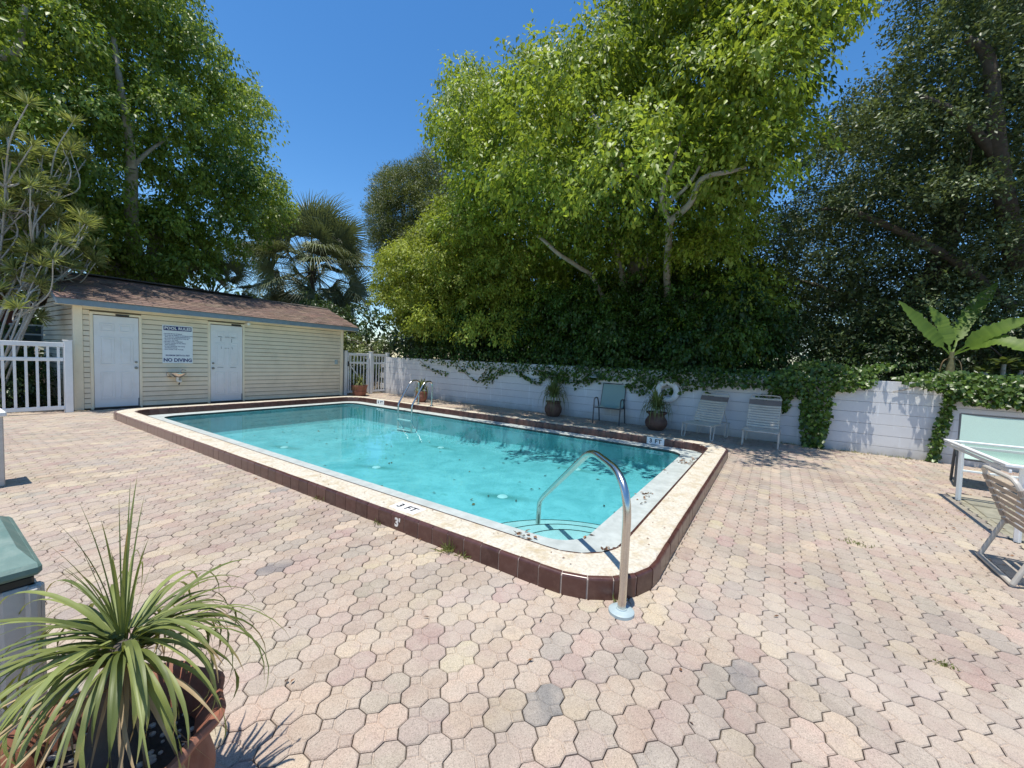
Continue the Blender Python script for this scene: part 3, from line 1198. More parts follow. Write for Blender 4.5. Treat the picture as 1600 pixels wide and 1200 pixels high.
# ------------------------------------------------------------------ shed
SX0, SX1, SY0, SY1 = 2.06, 8.28, 12.30, 15.5
shed = thing('pool_shed', 'cream clapboard pool shed with two white doors and a brown shingle roof', 'shed', ((SX0 + SX1) / 2, (SY0 + SY1) / 2, 0))
EAVE_Y, EAVE_Z, RID_Y, RID_Z = 11.98, 2.32, 13.85, 3.02
RX0, RX1 = 1.77, 8.66
mb = MB()
mb.obox(((SX0 + SX1) / 2, (SY0 + SY1) / 2, 1.11), ((SX1 - SX0) / 2 - 0.02, 0, 0), (0, (SY1 - SY0) / 2 - 0.02, 0), (0, 0, 1.11))
zg = RID_Z - 0.08
for x in (SX0 + 0.02, SX1 - 0.02):
    mb.add([(x, SY0 + 0.02, 2.2), (x, SY1 - 0.02, 2.2), (x, RID_Y, zg)], [(0, 1, 2), (2, 1, 0)])
mb.build('wall', M['wall_core'], shed, smooth=0)
DOORS = [(2.37, 3.05), (4.50, 5.20)]
DOOR_X = [(2.33, 3.07), (4.47, 5.22)]
pitch = 0.1115


def clap(mb, p0, p1, z, nrm):
    """One course of lapped siding from p0 to p1 (2-D), bottom edge proud."""
    p0, p1, nrm = (np.asarray(q, float) for q in (p0, p1, nrm))
    prof = [(0.0, z + pitch - 0.002), (0.006, z + pitch - 0.002), (0.021, z + 0.018), (0.023, z + 0.012), (0.0, z + 0.010)]
    vs = []
    for p in (p0, p1):
        vs += [(p[0] + nrm[0] * d, p[1] + nrm[1] * d, h) for d, h in prof]
    m = len(prof)
    mb.add(vs, [(i + 1, i, m + i, m + i + 1) for i in range(m - 1)] + [tuple(range(m)), tuple(reversed(range(m, 2 * m)))])


zc = 0.02
while zc < 2.2:
    runs = [(SX0 + 0.12, SX1 - 0.09)] if zc > 2.09 else [(SX0 + 0.12, DOOR_X[0][0] - 0.05), (DOOR_X[0][1] + 0.05, DOOR_X[1][0] - 0.05), (DOOR_X[1][1] + 0.05, SX1 - 0.09)]
    for a, b in runs:
        mb = MB()
        clap(mb, (a, SY0 + 0.004), (b, SY0 + 0.004), zc, (0, -1))
        mb.build('siding_board', M['siding'], shed, smooth=30)
    mb = MB()
    clap(mb, (SX0 + 0.004, SY1), (SX0 + 0.004, SY0 + 0.09), zc, (-1, 0))
    mb.build('siding_board', M['siding'], shed, smooth=30)
    mb = MB()
    clap(mb, (SX1 - 0.004, SY0 + 0.09), (SX1 - 0.004, SY1), zc, (1, 0))
    mb.build('siding_board', M['siding'], shed, smooth=30)
    zc += pitch
k = 0
while zc < RID_Z - 0.25:
    t = (zc + 0.1 - 2.2) / (zg - 2.2)
    for x, n in ((SX0 + 0.004, -1), (SX1 - 0.004, 1)):
        ya, yb = SY0 + (RID_Y - SY0) * t, SY1 + (RID_Y - SY1) * t
        mb = MB()
        clap(mb, (x, yb) if n < 0 else (x, ya), (x, ya) if n < 0 else (x, yb), zc, (n, 0))
        mb.build('siding_board', M['siding'], shed, smooth=30)
    zc += pitch
for x, w in ((SX0 + 0.05, 0.13), (SX1 - 0.035, 0.10)):
    mb = MB()
    mb.box((x, SY0 - 0.004, 1.10), (w, 0.045, 2.2), 0, 0.005)
    mb.build('corner_trim', M['trim'], shed)
mb = MB()
mb.box((SX0 - 0.006, SY0 + 0.03, 1.10), (0.04, 0.10, 2.2), 0, 0.005)
mb.build('corner_trim', M['trim'], shed)
for di, (a, b) in enumerate(DOOR_X):
    fr = MB()
    for x in (a - 0.028, b + 0.028):
        fr.box((x, SY0 - 0.006, 1.045), (0.05, 0.05, 2.09), 0, 0.004)
    fr.box(((a + b) / 2, SY0 - 0.006, 2.085), (b - a + 0.10, 0.048, 0.05), 0, 0.004)
    fr.build('door_frame', M['trim'], shed)
    th = MB()
    th.box(((a + b) / 2, SY0 - 0.01, 0.012), (b - a + 0.02, 0.09, 0.03), 0, 0.004)
    th.build('threshold', M['dark_metal'], shed)
    dr = MB()
    dr.box(((a + b) / 2, SY0 - 0.002, 1.04), (b - a - 0.008, 0.03, 2.0), 0, 0.003)
    door = dr.build('door', M['door'], shed)
    w = b - a
    for cx in (a + w * 0.29, a + w * 0.71):
        for z0, z1 in ((0.22, 0.82), (0.98, 1.58), (1.70, 1.88)):
            pm = MB()
            hw = w * 0.155
            y = SY0 - 0.017
            # raised field inside a sunk moulding
            for (za, zb, xa, xb) in ((z0, z0 + 0.022, cx - hw, cx + hw), (z1 - 0.022, z1, cx - hw, cx + hw)):
                pm.box(((xa + xb) / 2, y - 0.003, (za + zb) / 2), (xb - xa, 0.012, zb - za), 0, 0.004)
            for xa in (cx - hw + 0.011, cx + hw - 0.011):
                pm.box((xa, y - 0.003, (z0 + z1) / 2), (0.022, 0.0118, z1 - z0 - 0.044), 0, 0.004)
            pm.box((cx, y - 0.001, (z0 + z1) / 2), (2 * hw - 0.09, 0.012, z1 - z0 - 0.09), 0, 0.005)
            pm.build('panel', M['door'], door)
    kx = b - 0.055 if di == 0 else a + 0.055
    for z, r in ((0.91, 0.03), (1.04, 0.024)):
        km = MB()
        km.tube([(kx, SY0 - 0.015, z), (kx, SY0 - 0.03, z), (kx, SY0 - 0.034, z), (kx, SY0 - 0.06, z), (kx, SY0 - 0.072, z)], [r, r, r * 0.45, r * 0.9, r * 0.6], 16)
        km.build('knob' if z < 1 else 'deadbolt', M['knob'], door)
    cl = MB()
    cx = a + w * (0.62 if di == 0 else 0.78)
    cl.box((cx, SY0 - 0.05, 2.075), (0.22, 0.05, 0.035), 0, 0.006)
    cl.build('door_closer', M['dark_metal'], shed)
    # scuffed lower hinge corner
    sc = MB()
    hx = b - 0.014
    sc.box((hx, SY0 - 0.0185, 0.12), (0.022, 0.004, 0.19), 0, 0)
    sc.build('hinge', M['scuff'], door)
    if di == 1:                                             # outline of a notice torn off the door
        for (xa, za, xb, zb) in ((4.64, 1.74, 4.72, 1.735), (4.80, 1.735, 4.90, 1.737), (4.94, 1.735, 5.02, 1.73), (4.70, 1.72, 4.703, 1.62), (4.955, 1.70, 4.95, 1.60), (4.71, 1.48, 4.712, 1.42),
                                 (4.78, 1.44, 4.84, 1.442), (4.86, 1.442, 4.89, 1.44), (4.955, 1.49, 4.97, 1.42), (4.62, 0.93, 4.76, 0.932), (4.92, 0.93, 5.06, 0.932)):
            sm = MB()
            sm.bar((xa, SY0 - 0.0265, za), (xb, SY0 - 0.0265, zb), 0.004, 0.013, up=(0, -1, 0.3))
            sm.build('scuff_mark', M['scuff'], door)
# eaves, roof
mb = MB()
mb.box(((RX0 + RX1) / 2, EAVE_Y + 0.012, EAVE_Z - 0.062), (RX1 - RX0, 0.024, 0.125), 0, 0.004)
mb.build('fascia', M['fascia'], shed)
mb = MB()
mb.box(((RX0 + RX1) / 2, (EAVE_Y + SY0) / 2 + 0.015, EAVE_Z - 0.115), (RX1 - RX0 - 0.02, SY0 - EAVE_Y - 0.03, 0.012))
mb.build('soffit', M['trim'], shed)
BACK_Y = RID_Y * 2 - EAVE_Y
for x in (RX0 + 0.012, RX1 - 0.012):
    mb = MB()
    for y in (EAVE_Y + 0.03, BACK_Y):
        mb.bar((x, y, EAVE_Z - 0.065), (x, RID_Y, RID_Z - 0.065), 0.024, 0.12)
    mb.build('rake_board', M['fascia'], shed)
mb = MB()
for y in (EAVE_Y, BACK_Y):
    vs = [(RX0, y, EAVE_Z - 0.012), (RX1, y, EAVE_Z - 0.012), (RX1, RID_Y, RID_Z - 0.012), (RX0, RID_Y, RID_Z - 0.012)]
    mb.add(vs, [(0, 1, 2, 3)])
    mb.add([(p[0], p[1], p[2] - 0.02) for p in vs], [(3, 2, 1, 0)])
roof = mb.build('roof', M['bark_dark'], shed, smooth=0)
mb = MB()
mb.tint = (1, 1, 1)
rs = np.random.default_rng(21)
slope = np.array([0, RID_Y - EAVE_Y, RID_Z - EAVE_Z])
SL = np.linalg.norm(slope)
sdir = slope / SL
snrm = np.array([0, -sdir[2], sdir[1]])
ncourse = 15
for side in (0, 1):
    for c in range(ncourse):
        x = RX0 - 0.02 - (c % 2) * 0.15
        s0 = c * SL / ncourse - 0.02
        while x < RX1 + 0.02:
            w = 0.30
            xa, xb = max(x + 0.004, RX0 - 0.015), min(x + w - 0.004, RX1 + 0.015)
            x += w
            if xb - xa < 0.03:
                continue
            col = np.array([0.19, 0.128, 0.10]) * rs.normal(1, 0.16) * rs.normal(1, 0.03, 3)
            mb.tint = tuple(np.clip(col, 0.03, 0.5))
            lift = 0.010 + rs.uniform(0, 0.004)
            p0 = np.array([0, EAVE_Y, EAVE_Z]) + sdir * s0 + snrm * lift
            p1 = np.array([0, EAVE_Y, EAVE_Z]) + sdir * (s0 + SL / ncourse + 0.02) + snrm * 0.002
            vs = [(xa, *p0[1:]), (xb, *p0[1:]), (xb, *p1[1:]), (xa, *p1[1:]), (xa, *(p0 - snrm * 0.012)[1:]), (xb, *(p0 - snrm * 0.012)[1:])]
            fs = [(0, 1, 2, 3), (4, 5, 1, 0)]
            if side:
                vs = [(v[0], 2 * RID_Y - v[1], v[2]) for v in vs]
                fs = [tuple(reversed(f)) for f in fs]
            mb.add(vs, fs)
mb.tint = (0.16, 0.1, 0.08)
sh = mb.build('shingle', M['shingle'], roof, smooth=0)
sh['kind'] = 'stuff'
mb = MB()
for i in range(23):
    xa = RX0 + i * 0.30
    for sgn in (-1, 1):
        mb.obox((xa + 0.155, RID_Y + sgn * 0.07, RID_Z - 0.012 + 0.014 * (i % 2) * 0.5), (0.16, 0, 0), (0, 0.075, -sgn * 0.028), (0, 0.0, 0.008))
mb.build('ridge_cap', M['bark_dark'], roof, smooth=0)
mb = MB()
mb.box((4.3, RID_Y - 0.09, RID_Z + 0.03), (3.6, 0.16, 0.035), 0, 0.008)
mb.build('ridge_vent', M['dark_metal'], roof)
# fittings on the wall
mb = MB()
mb.box((8.04, SY0 - 0.03, 1.13), (0.09, 0.045, 0.15), 0, 0.006)
mb.box((8.04, SY0 - 0.055, 1.13), (0.06, 0.012, 0.11), 0, 0.004)
tag(mb.build('outlet_box', M['flange']), 'small grey outlet box on the cream siding near the gate', 'outlet box')
mb = MB()
mb.tube([(5.33, SY0 - 0.015, 2.16), (5.33, SY0 - 0.07, 2.16), (5.33, SY0 - 0.12, 2.13), (5.33, SY0 - 0.14, 2.12)], [0.04, 0.035, 0.045, 0.02], 12)
tag(mb.build('eave_lamp', M['white_plastic']), 'small white unlit lamp under the shed eave by the second door', 'lamp')

# pool rules sign
sg = thing('rules_sign', 'white pool rules sign with navy header on the shed wall between the doors', 'sign', (3.79, SY0 - 0.022, 1.48))
mb = MB()
mb.box((3.79, SY0 - 0.019, 1.485), (0.60, 0.008, 0.92), 0, 0.002)
board = mb.build('board', M['sign_white'], sg)
mb = MB()
mb.box((3.79, SY0 - 0.0245, 1.868), (0.55, 0.004, 0.105))
head = mb.build('header', M['navy'], sg, smooth=0)
yt = SY0 - 0.0272
R_, U_ = (1, 0, 0), (0, 0, 1)
text('title_text', 'POOL RULES', 0.088, M['sign_white'], sg, (3.79, yt, 1.866), R_, U_, 0.003, spacing=1.05)
lines = ['\u2022 SHOWER BEFORE ENTERING', '\u2022 NO GLASS OR ANIMALS IN THE FENCED POOL', '   AREA (OR 50 FT. FROM UNFENCED POOL)', '\u2022 NO FOOD OR BEVERAGES IN POOL OR', '   ON POOL WET DECK',
         '\u2022 BATHING LOAD: 15 PERSONS', '\u2022 DO NOT USE POOL IF YOU ARE ILL', '   WITH DIARRHEA', '\u2022 DO NOT SWALLOW THE WATER', '   IT IS RECIRCULATED', '\u2022 POOL HOURS: 8 A.M. TO DUSK']
text('rules_text', '\n'.join(lines), 0.030, M['navy'], sg, (3.515, SY0 - 0.0238, 1.545), R_, U_, 0.0008, 'LEFT', 1.25, sx=0.88)
text('depth_text', 'MAXIMUM DEPTH IS 6 FEET', 0.05, M['navy'], sg, (3.79, SY0 - 0.0238, 1.215), R_, U_, 0.0015, sx=0.78)
text('warning_text', 'NO DIVING', 0.115, M['navy'], sg, (3.79, SY0 - 0.0238, 1.10), R_, U_, 0.004, spacing=1.0, sx=0.93)

# drinking fountain below the sign
ft = thing('drinking_fountain', 'rusty steel wall drinking fountain with white drain trap below the rules sign', 'drinking fountain', (3.73, SY0 - 0.02, 0.7))
mb = MB()
mb.lathe([(0.0, 0.72), (0.10, 0.725), (0.155, 0.76), (0.165, 0.80), (0.17, 0.802), (0.17, 0.795), (0.16, 0.755), (0.105, 0.70), (0.0, 0.69)], (3.73, SY0 - 0.19, 0.0), 24)
mb.box((3.73, SY0 - 0.05, 0.755), (0.33, 0.09, 0.10), 0, 0.012)
mb.build('bowl', M['steel'], ft)
mb = MB()
mb.tube(fillet([(3.83, SY0 - 0.06, 0.80), (3.85, SY0 - 0.08, 0.88), (3.90, SY0 - 0.16, 0.86)], 0.03), 0.012, 10)
mb.build('spout', M['steel'], ft)
mb = MB()
mb.tube(fillet([(3.73, SY0 - 0.17, 0.71), (3.73, SY0 - 0.17, 0.60), (3.80, SY0 - 0.17, 0.58), (3.81, SY0 - 0.10, 0.66), (3.81, SY0 - 0.01, 0.66)], 0.05), 0.028, 12)
mb.build('drain_trap', M['white_plastic'], ft)
mb = MB()
mb.tube([(3.80, SY0 - 0.12, 0.60), (3.77, SY0 - 0.13, 0.51)], 0.014, 8)
mb.build('valve_handle', M['dark_metal'], ft)


# ------------------------------------------------------------------ vinyl fences and gate
def fence_panel(parent, x0, x1, y, ztop, pick_pitch, pw=0.038, zb=0.06):
    for z, h in ((ztop - 0.045, 0.09), (ztop - 0.34, 0.07), (zb + 0.04, 0.075)):
        mb = MB()
        mb.box(((x0 + x1) / 2, y, z), (x1 - x0, 0.045, h), 0, 0.005)
        mb.build('rail', M['vinyl'], parent)
    n = int(round((x1 - x0) / pick_pitch))
    for i in range(n):
        x = x0 + (i + 0.5) * (x1 - x0) / n
        mb = MB()
        mb.box((x, y + 0.001, (ztop + zb) / 2), (pw, 0.022, ztop - zb - 0.06), 0, 0.003)
        mb.build('picket', M['vinyl'], parent)


def fence_post(parent, x, y, h, w=0.115):
    mb = MB()
    mb.box((x, y, h / 2), (w, w, h), 0, 0.006)
    p = mb.build('post', M['vinyl'], parent)
    mb = MB()
    mb.box((x, y, h + 0.008), (w + 0.022, w + 0.022, 0.018), 0, 0.006)
    mb.build('post_cap', M['vinyl'], p)


fl = thing('picket_fence', 'white vinyl picket fence left of the shed in front of the dracaena', 'fence', (1.0, 12.08, 0))
fence_post(fl, 1.92, 12.08, 1.46)
fence_post(fl, -0.45, 12.08, 1.46)
fence_panel(fl, -0.39, 1.86, 12.08, 1.42, 0.145)
gt = thing('picket_gate', 'white vinyl picket gate with black latch beside the right end of the shed', 'gate', (8.95, 12.42, 0))
fence_post(gt, 8.47, 12.42, 1.52)
fence_panel(gt, 8.62, 9.42, 12.42, 1.46, 0.125, 0.036)
for x in (8.60, 9.40):
    mb = MB()
    mb.box((x, 12.42, 0.76), (0.05, 0.05, 1.42), 0, 0.005)
    mb.build('stile', M['vinyl'], gt)
mb = MB()
mb.bar((8.63, 12.385, 1.05), (9.40, 12.385, 0.14), 0.02, 0.028)
mb.build('brace', M['vinyl'], gt)
mb = MB()
mb.box((8.55, 12.36, 1.08), (0.06, 0.05, 0.17), 0, 0.01)
mb.build('latch', M['dark_metal'], gt)
fr = thing('picket_fence', 'short white picket fence section between the gate and the block wall', 'fence', (9.9, 12.42, 0))
fence_post(fr, 9.52, 12.42, 1.52)
fence_post(fr, 10.26, 12.42, 1.50)
fence_panel(fr, 9.58, 10.20, 12.42, 1.46, 0.125, 0.036)


# ------------------------------------------------------------------ block wall
def wall_x(y):
    return 9.87 + 0.022 * (y + 1)


WA = math.atan(0.022)
WY0, WY1 = -5.4, 12.55
wall = thing('block_wall', 'long low wall of blue-grey painted blocks behind the pool', 'wall', (wall_x(3.5), 3.5, 0))
mb = MB()
mid = (WY0 + WY1) / 2
mb.box((wall_x(mid) + 0.106, mid, 0.66), (0.185, WY1 - WY0, 1.40), -WA, 0)
mb.build('core', M['mortar'], wall, smooth=0)
bm = MB()
hw_, hh_ = 0.2077, 0.0978
bm.add([(-0.025, -hw_, -hh_ + 0.004), (-0.025, hw_, -hh_ + 0.004), (-0.025, hw_, hh_ - 0.003), (-0.025, -hw_, hh_ - 0.003), (-0.021, -hw_, -hh_), (-0.021, hw_, -hh_), (-0.021, hw_, hh_), (-0.021, -hw_, hh_),
        (0.02, -hw_, -hh_), (0.02, hw_, -hh_), (0.02, hw_, hh_), (0.02, -hw_, hh_)],
       [(0, 3, 2, 1), (0, 1, 5, 4), (3, 7, 6, 2), (4, 5, 9, 8), (7, 11, 10, 6), (0, 4, 8, 11, 7, 3), (1, 2, 6, 10, 9, 5)])
bmesh_shared = bm.mesh('block', M['block'], smooth=0)
nb = 0
wr = random.Random(4)
for c in range(7):
    y = WY0 - (0.2 if c % 2 else 0)
    while y < WY1 - 0.1:
        o = bpy.data.objects.new('block', bmesh_shared)
        COL.objects.link(o)
        o.parent = wall
        yc = y + 0.2075
        o.location = (wall_x(yc) + 0.025 + wr.uniform(-0.0006, 0.0006) - wall.location.x, yc - wall.location.y, 0.06 + c * 0.2 + 0.0 - 0.0)
        o.rotation_euler = (0, 0, -WA)
        y += 0.4155
        nb += 1
mb = MB()
mb.tube([(wall_x(8.4) - 0.02, 8.4, 1.16), (wall_x(6.5) - 0.02, 6.5, 1.19), (wall_x(3.9) - 0.02, 3.9, 1.235)], 0.014, 8)
tag(mb.build('conduit', M['white_plastic']), 'thin white conduit running along the upper part of the block wall', 'conduit')
mb = MB()
cy = 3.94
mb.lathe([(0.012, 0.09), (0.03, 0.085), (0.05, 0.06), (0.11, 0.02), (0.115, 0.0), (0.10, 0.004), (0.0, 0.02)], (wall_x(cy) - 0.12, cy, 1.09), 20)
mb.tube([(wall_x(cy), cy, 1.16), (wall_x(cy) - 0.12, cy, 1.175)], 0.012, 8)
tag(mb.build('wall_lamp', M['flange']), 'small grey dome lamp on the wall above the green sling chair', 'lamp')

# life ring
rc = np.array([9.86 - 0.02, 2.10, 0.875])
lr = thing('life_ring', 'white life ring hung on the block wall above the bulging clay pot', 'life ring', tuple(rc))
mb = MB()
mb.torus(rc, 0.205, 0.068)
mb.build('ring', M['white_plastic'], lr)
for a in (45, 135, 225, 315):
    a = math.radians(a)
    c = rc + np.array([0, math.cos(a), math.sin(a)]) * 0.205
    mb = MB()
    mb.torus(c, 0.069, 0.006, (0, -math.sin(a), math.cos(a)), 20, 6)
    mb.build('band', M['white_print'], lr)
rp = []
for i in range(60):
    t = i / 59
    a = math.radians(45 + 360 * t)
    rr = 0.285 + 0.045 * abs(math.sin(2 * (a - math.radians(45))))
    rp.append(rc + np.array([-0.02, rr * math.cos(a), rr * math.sin(a) - 0.03 * abs(math.sin(2 * a + PI / 2))]))
mb = MB()
mb.tube(rp, 0.007, 6)
mb.tube(smooth_path([rc + (-0.03, -0.22, -0.2), rc + (-0.03, -0.27, -0.36), rc + (-0.03, -0.2, -0.47), rc + (-0.03, -0.05, -0.4)]), 0.007, 6)
mb.build('rope', M['rope'], lr)
mb = MB()
mb.tube([rc + (0.05, 0, 0.14), rc + (-0.05, 0, 0.14), rc + (-0.07, 0, 0.17)], 0.008, 6)
mb.build('hook', M['dark_metal'], lr)

# ------------------------------------------------------------------ leaves
def leaf_arrays(P, A, N, L, W, fold=0.18, sag=0.0):
    """Four-vertex folded leaves: returns V (4n,3), F (2n,3)."""
    A = unit(A)
    Sd = unit(np.cross(A, N))
    Nn = np.cross(Sd, A)
    L = np.asarray(L).reshape(-1, 1)
    W = np.asarray(W).reshape(-1, 1)
    n = len(P)
    V = np.empty((n, 4, 3))
    V[:, 0] = P
    V[:, 1] = P + A * L * 0.42 + Sd * W * 0.5 + Nn * W * fold
    V[:, 2] = P + A * L - np.array([0, 0, 1]) * L * sag
    V[:, 3] = P + A * L * 0.42 - Sd * W * 0.5 + Nn * W * fold
    b = np.arange(n)[:, None] * 4
    F = np.concatenate([b + np.array([[0, 1, 2]]), b + np.array([[0, 2, 3]])], 0)
    return V.reshape(-1, 3), F


def rand_dirs(rng, n, zlo=-1.0):
    z = rng.uniform(zlo, 1, n)
    a = rng.uniform(0, 2 * PI, n)
    r = np.sqrt(np.maximum(0, 1 - z * z))
    return np.stack([r * np.cos(a), r * np.sin(a), z], 1)


def in_poly(pts, poly):
    x, y = pts[:, 0], pts[:, 1]
    c = np.zeros(len(pts), bool)
    n = len(poly)
    for i in range(n):
        x1, y1 = poly[i]
        x2, y2 = poly[(i + 1) % n]
        if y1 == y2:
            continue
        m = ((y1 > y) != (y2 > y)) & (x < (x2 - x1) * (y - y1) / (y2 - y1) + x1)
        c ^= m
    return c


def crown(rng, clumps, n_spray, n_leaf, spray, L, W, droop=0.75, zlo=-0.2, flat=0.75, holes=None, youth=0.5):
    """Leaf cloud: clumps (x,y,z,r), each a bundle of leafy twigs that grow outward and droop."""
    C = np.repeat(clumps, n_spray, 0)
    d = rand_dirs(rng, len(C), zlo)
    rad = C[:, 3:4] * rng.uniform(0.0, 1.0, (len(C), 1)) ** 0.28 * 1.05
    P0 = C[:, :3] + d * rad * np.array([1, 1, flat])
    if holes is not None:
        keep = np.ones(len(P0), bool)
        for a, b, rr in holes:
            ab = b - a
            t = np.clip(((P0 - a) @ ab) / (ab @ ab), 0, 1)
            keep &= np.linalg.norm(P0 - (a + t[:, None] * ab), axis=1) > rr
        P0, d, C = P0[keep], d[keep], C[keep]
    ns = len(P0)
    tw = unit(d * 0.9 + rng.normal(0, 0.45, (ns, 3)) + np.array([0, 0, -0.25]))
    cy = np.repeat(rng.normal(0, 0.17, len(clumps)), n_spray)
    if holes is not None:
        cy = cy[keep]
    age = np.clip(rng.normal(youth, 0.12, ns) + cy + 0.15 * d[:, 2], 0, 1)
    val = rng.normal(1.0, 0.12, ns)
    base = np.repeat(P0, n_leaf, 0)
    tw = np.repeat(tw, n_leaf, 0)
    dd = np.repeat(d, n_leaf, 0)
    n = len(base)
    t = rng.uniform(0, 1, (n, 1))
    base = base + tw * t * spray + rng.normal(0, spray * 0.2, (n, 3)) - np.array([0, 0, 1]) * (t * t) * spray * 0.35
    A = unit(tw * 0.5 + rng.normal(0, 0.42, (n, 3)) + np.array([0, 0, -droop]))
    N = unit(dd * 0.6 + rng.normal(0, 0.38, (n, 3)) + np.array([0, 0, 0.6]))
    sc = rng.uniform(0.5, 1.25, n)
    V, F = leaf_arrays(base, A, N, L * sc, W * sc * rng.uniform(0.8, 1.2, n))
    age = np.clip(np.repeat(age, n_leaf) + rng.normal(0, 0.12, n), 0, 1)
    val = np.clip(np.repeat(val, n_leaf) * rng.normal(1, 0.12, n), 0.5, 1.5)
    T = np.repeat(np.stack([age, val, np.zeros(n)], 1), 4, 0)
    return V, F, T


def fill_polygon(rng, poly, depth_fn, r, n_try, gap=0.9, layers=((0, 1.0),), axis='X'):
    """Clump centres inside an outline of the crown as seen from the pool, at real distances in several layers."""
    poly = np.array(poly, float)
    lo, hi = poly.min(0), poly.max(0)
    out = []
    for off, shrink in layers:
        got = np.zeros((0, 3))
        for _ in range(n_try):
            p = rng.uniform(lo, hi)
            q = depth_fn(p[0], p[1]) + off + rng.normal(0, 0.35)
            P = at(p[0], p[1], X=q) if axis == 'X' else at(p[0], p[1], Y=q)
            rr = r * rng.uniform(0.75, 1.25)
            w = (P - (0, 0, EYE)) @ CF
            rp = rr * FPX / w * 0.86 * shrink
            ang = np.linspace(0, 2 * PI, 9)[:-1]
            test = p + np.stack([np.cos(ang), np.sin(ang)], 1) * rp
            if not in_poly(test, poly).all():
                continue
            if len(got) and (np.linalg.norm(got - P, axis=1) < gap * r).any():
                continue
            got = np.vstack([got, P])
            out.append((*P, rr))
    return np.array(out)


def limb_mesh(mb, pts, r0, r1, n=9, k=5):
    p = smooth_path(pts, k)
    mb.tube(p, np.linspace(r0, r1, len(p)), n)


def make_tree(name, label, cat, base, clumps, mat, bark, rng, n_spray, n_leaf, spray, L, W, trunk_r=0.25, limbs=(), trunk_top=None, group=None,
              droop=0.75, holes=None, youth=0.5, auto=9, zlo=-0.2, stems=((0, 0),)):
    t = thing(name, label, cat, tuple(base), 0, group)
    base = np.asarray(base, float)
    V, F, T = crown(rng, clumps, n_spray, n_leaf, spray, L, W, droop, zlo, holes=holes, youth=youth)
    me = np_mesh('crown', V - base, F, mat, T)
    link('crown', me, None, t)
    mb = MB()
    top = np.asarray(trunk_top if trunk_top is not None else clumps[:, :3].mean(0), float)
    for sx, sy in stems:
        b0 = base + (sx, sy, -0.05)
        limb_mesh(mb, [b0, b0 * 0.6 + top * 0.4 + (rng.normal(0, 0.15), rng.normal(0, 0.15), 0), top], trunk_r, trunk_r * 0.5, 12)
    for pts, r0, r1 in limbs:
        limb_mesh(mb, pts, r0, r1, 8)
    if auto:
        pick = clumps[rng.choice(len(clumps), min(auto, len(clumps)), replace=False)]
        for c in pick:
            a = base * 0.4 + top * 0.6
            m = (a + c[:3]) / 2 + np.array([rng.normal(0, 0.3), rng.normal(0, 0.3), 0.35])
            limb_mesh(mb, [a, m, c[:3]], trunk_r * 0.36, 0.01, 7)
    mb.build('trunk', bark, t, smooth=80)
    return t


def span(vals, xs):
    return lambda v: float(np.interp(v, xs, vals))


# --- big ficus behind the wall, hanging over it
rngA = np.random.default_rng(101)
polyA = [(965, -170), (955, 0), (925, 48), (850, 78), (818, 70), (785, 130), (742, 108), (706, 92), (688, 160), (676, 200), (685, 232), (700, 300), (690, 420), (760, 470), (820, 540),
         (900, 575), (1050, 590), (1180, 585), (1235, 540), (1245, 470), (1190, 420), (1165, 345), (1220, 315), (1250, 292), (1270, 252), (1266, 225), (1235, 185), (1246, 150), (1284, 105), (1312, 62), (1322, 0), (1330, -170)]
fA = lambda px, py: -(1.3 * math.exp(-((px - 805) / 70) ** 2) + 0.75 * math.exp(-((px - 975) / 50) ** 2)) * math.exp(-((py - 190) / 120) ** 4) + np.interp(py, [-170, 0, 150, 290, 370, 430, 590], [8.2, 7.8, 7.5, 7.5, 9.4, 11.2, 11.9])
clA = fill_polygon(rngA, polyA, fA, 0.78, 3200, 1.36, ((0, 0.75), (1.2, 0.85), (2.5, 1.0), (4.2, 1.1)))

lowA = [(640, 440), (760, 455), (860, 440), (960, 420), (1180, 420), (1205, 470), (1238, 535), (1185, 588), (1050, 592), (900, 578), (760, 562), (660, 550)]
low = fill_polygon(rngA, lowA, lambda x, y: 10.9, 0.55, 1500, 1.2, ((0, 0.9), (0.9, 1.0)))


def pxpath(pts):
    return [at(p[0], p[1], X=p[2]) for p in pts]


limbsA = [
    ([np.array([12.5, 3.7, 0.3])] + pxpath([(1036, 500, 11.6), (1042, 420, 10.4), (1045, 370, 9.4), (1047, 345, 8.7)]), 0.10, 0.07),
    (pxpath([(1047, 345, 8.7), (1034, 308, 8.1), (1052, 250, 7.7), (1070, 205, 7.9)]), 0.055, 0.02),
    (pxpath([(1047, 345, 8.7), (1078, 318, 8.0), (1096, 280, 7.7), (1142, 268, 7.7), (1165, 262, 8.0)]), 0.07, 0.02),
    (pxpath([(1040, 318, 8.3), (1070, 295, 7.9), (1092, 262, 7.8), (1100, 240, 8.0)]), 0.04, 0.015),
    (pxpath([(918, 165, 7.9), (928, 182, 7.6), (945, 226, 7.6), (975, 262, 7.8), (1010, 280, 8.8)]), 0.02, 0.045),
    (pxpath([(838, 368, 9.0), (850, 376, 8.6), (872, 396, 8.8), (905, 418, 9.6), (930, 440, 10.4)]) + [np.array([12.4, 4.2, 2.4])], 0.035, 0.06),
]
holesA = []
for pts, a, b in limbsA[1:]:
    for p, q in zip(pts[:-1], pts[1:]):
        holesA.append((np.asarray(p) * 0.90 + np.array([0, 0, EYE]) * 0.10, np.asarray(q) * 0.90 + np.array([0, 0, EYE]) * 0.10, 0.36))
make_tree('ficus_tree', 'huge bright green ficus spreading over the wall behind the pool', 'tree', (12.6, 3.8, 0), clA, M['ficus'], M['bark_pale'], rngA,
          52, 22, 0.36, 0.112, 0.06, 0.32, limbsA, (11.8, 3.6, 4.6), 'leafy trees around the pool', holes=holesA, youth=0.52, stems=((0, 0), (0.5, 1.2), (0.3, -1.0)))

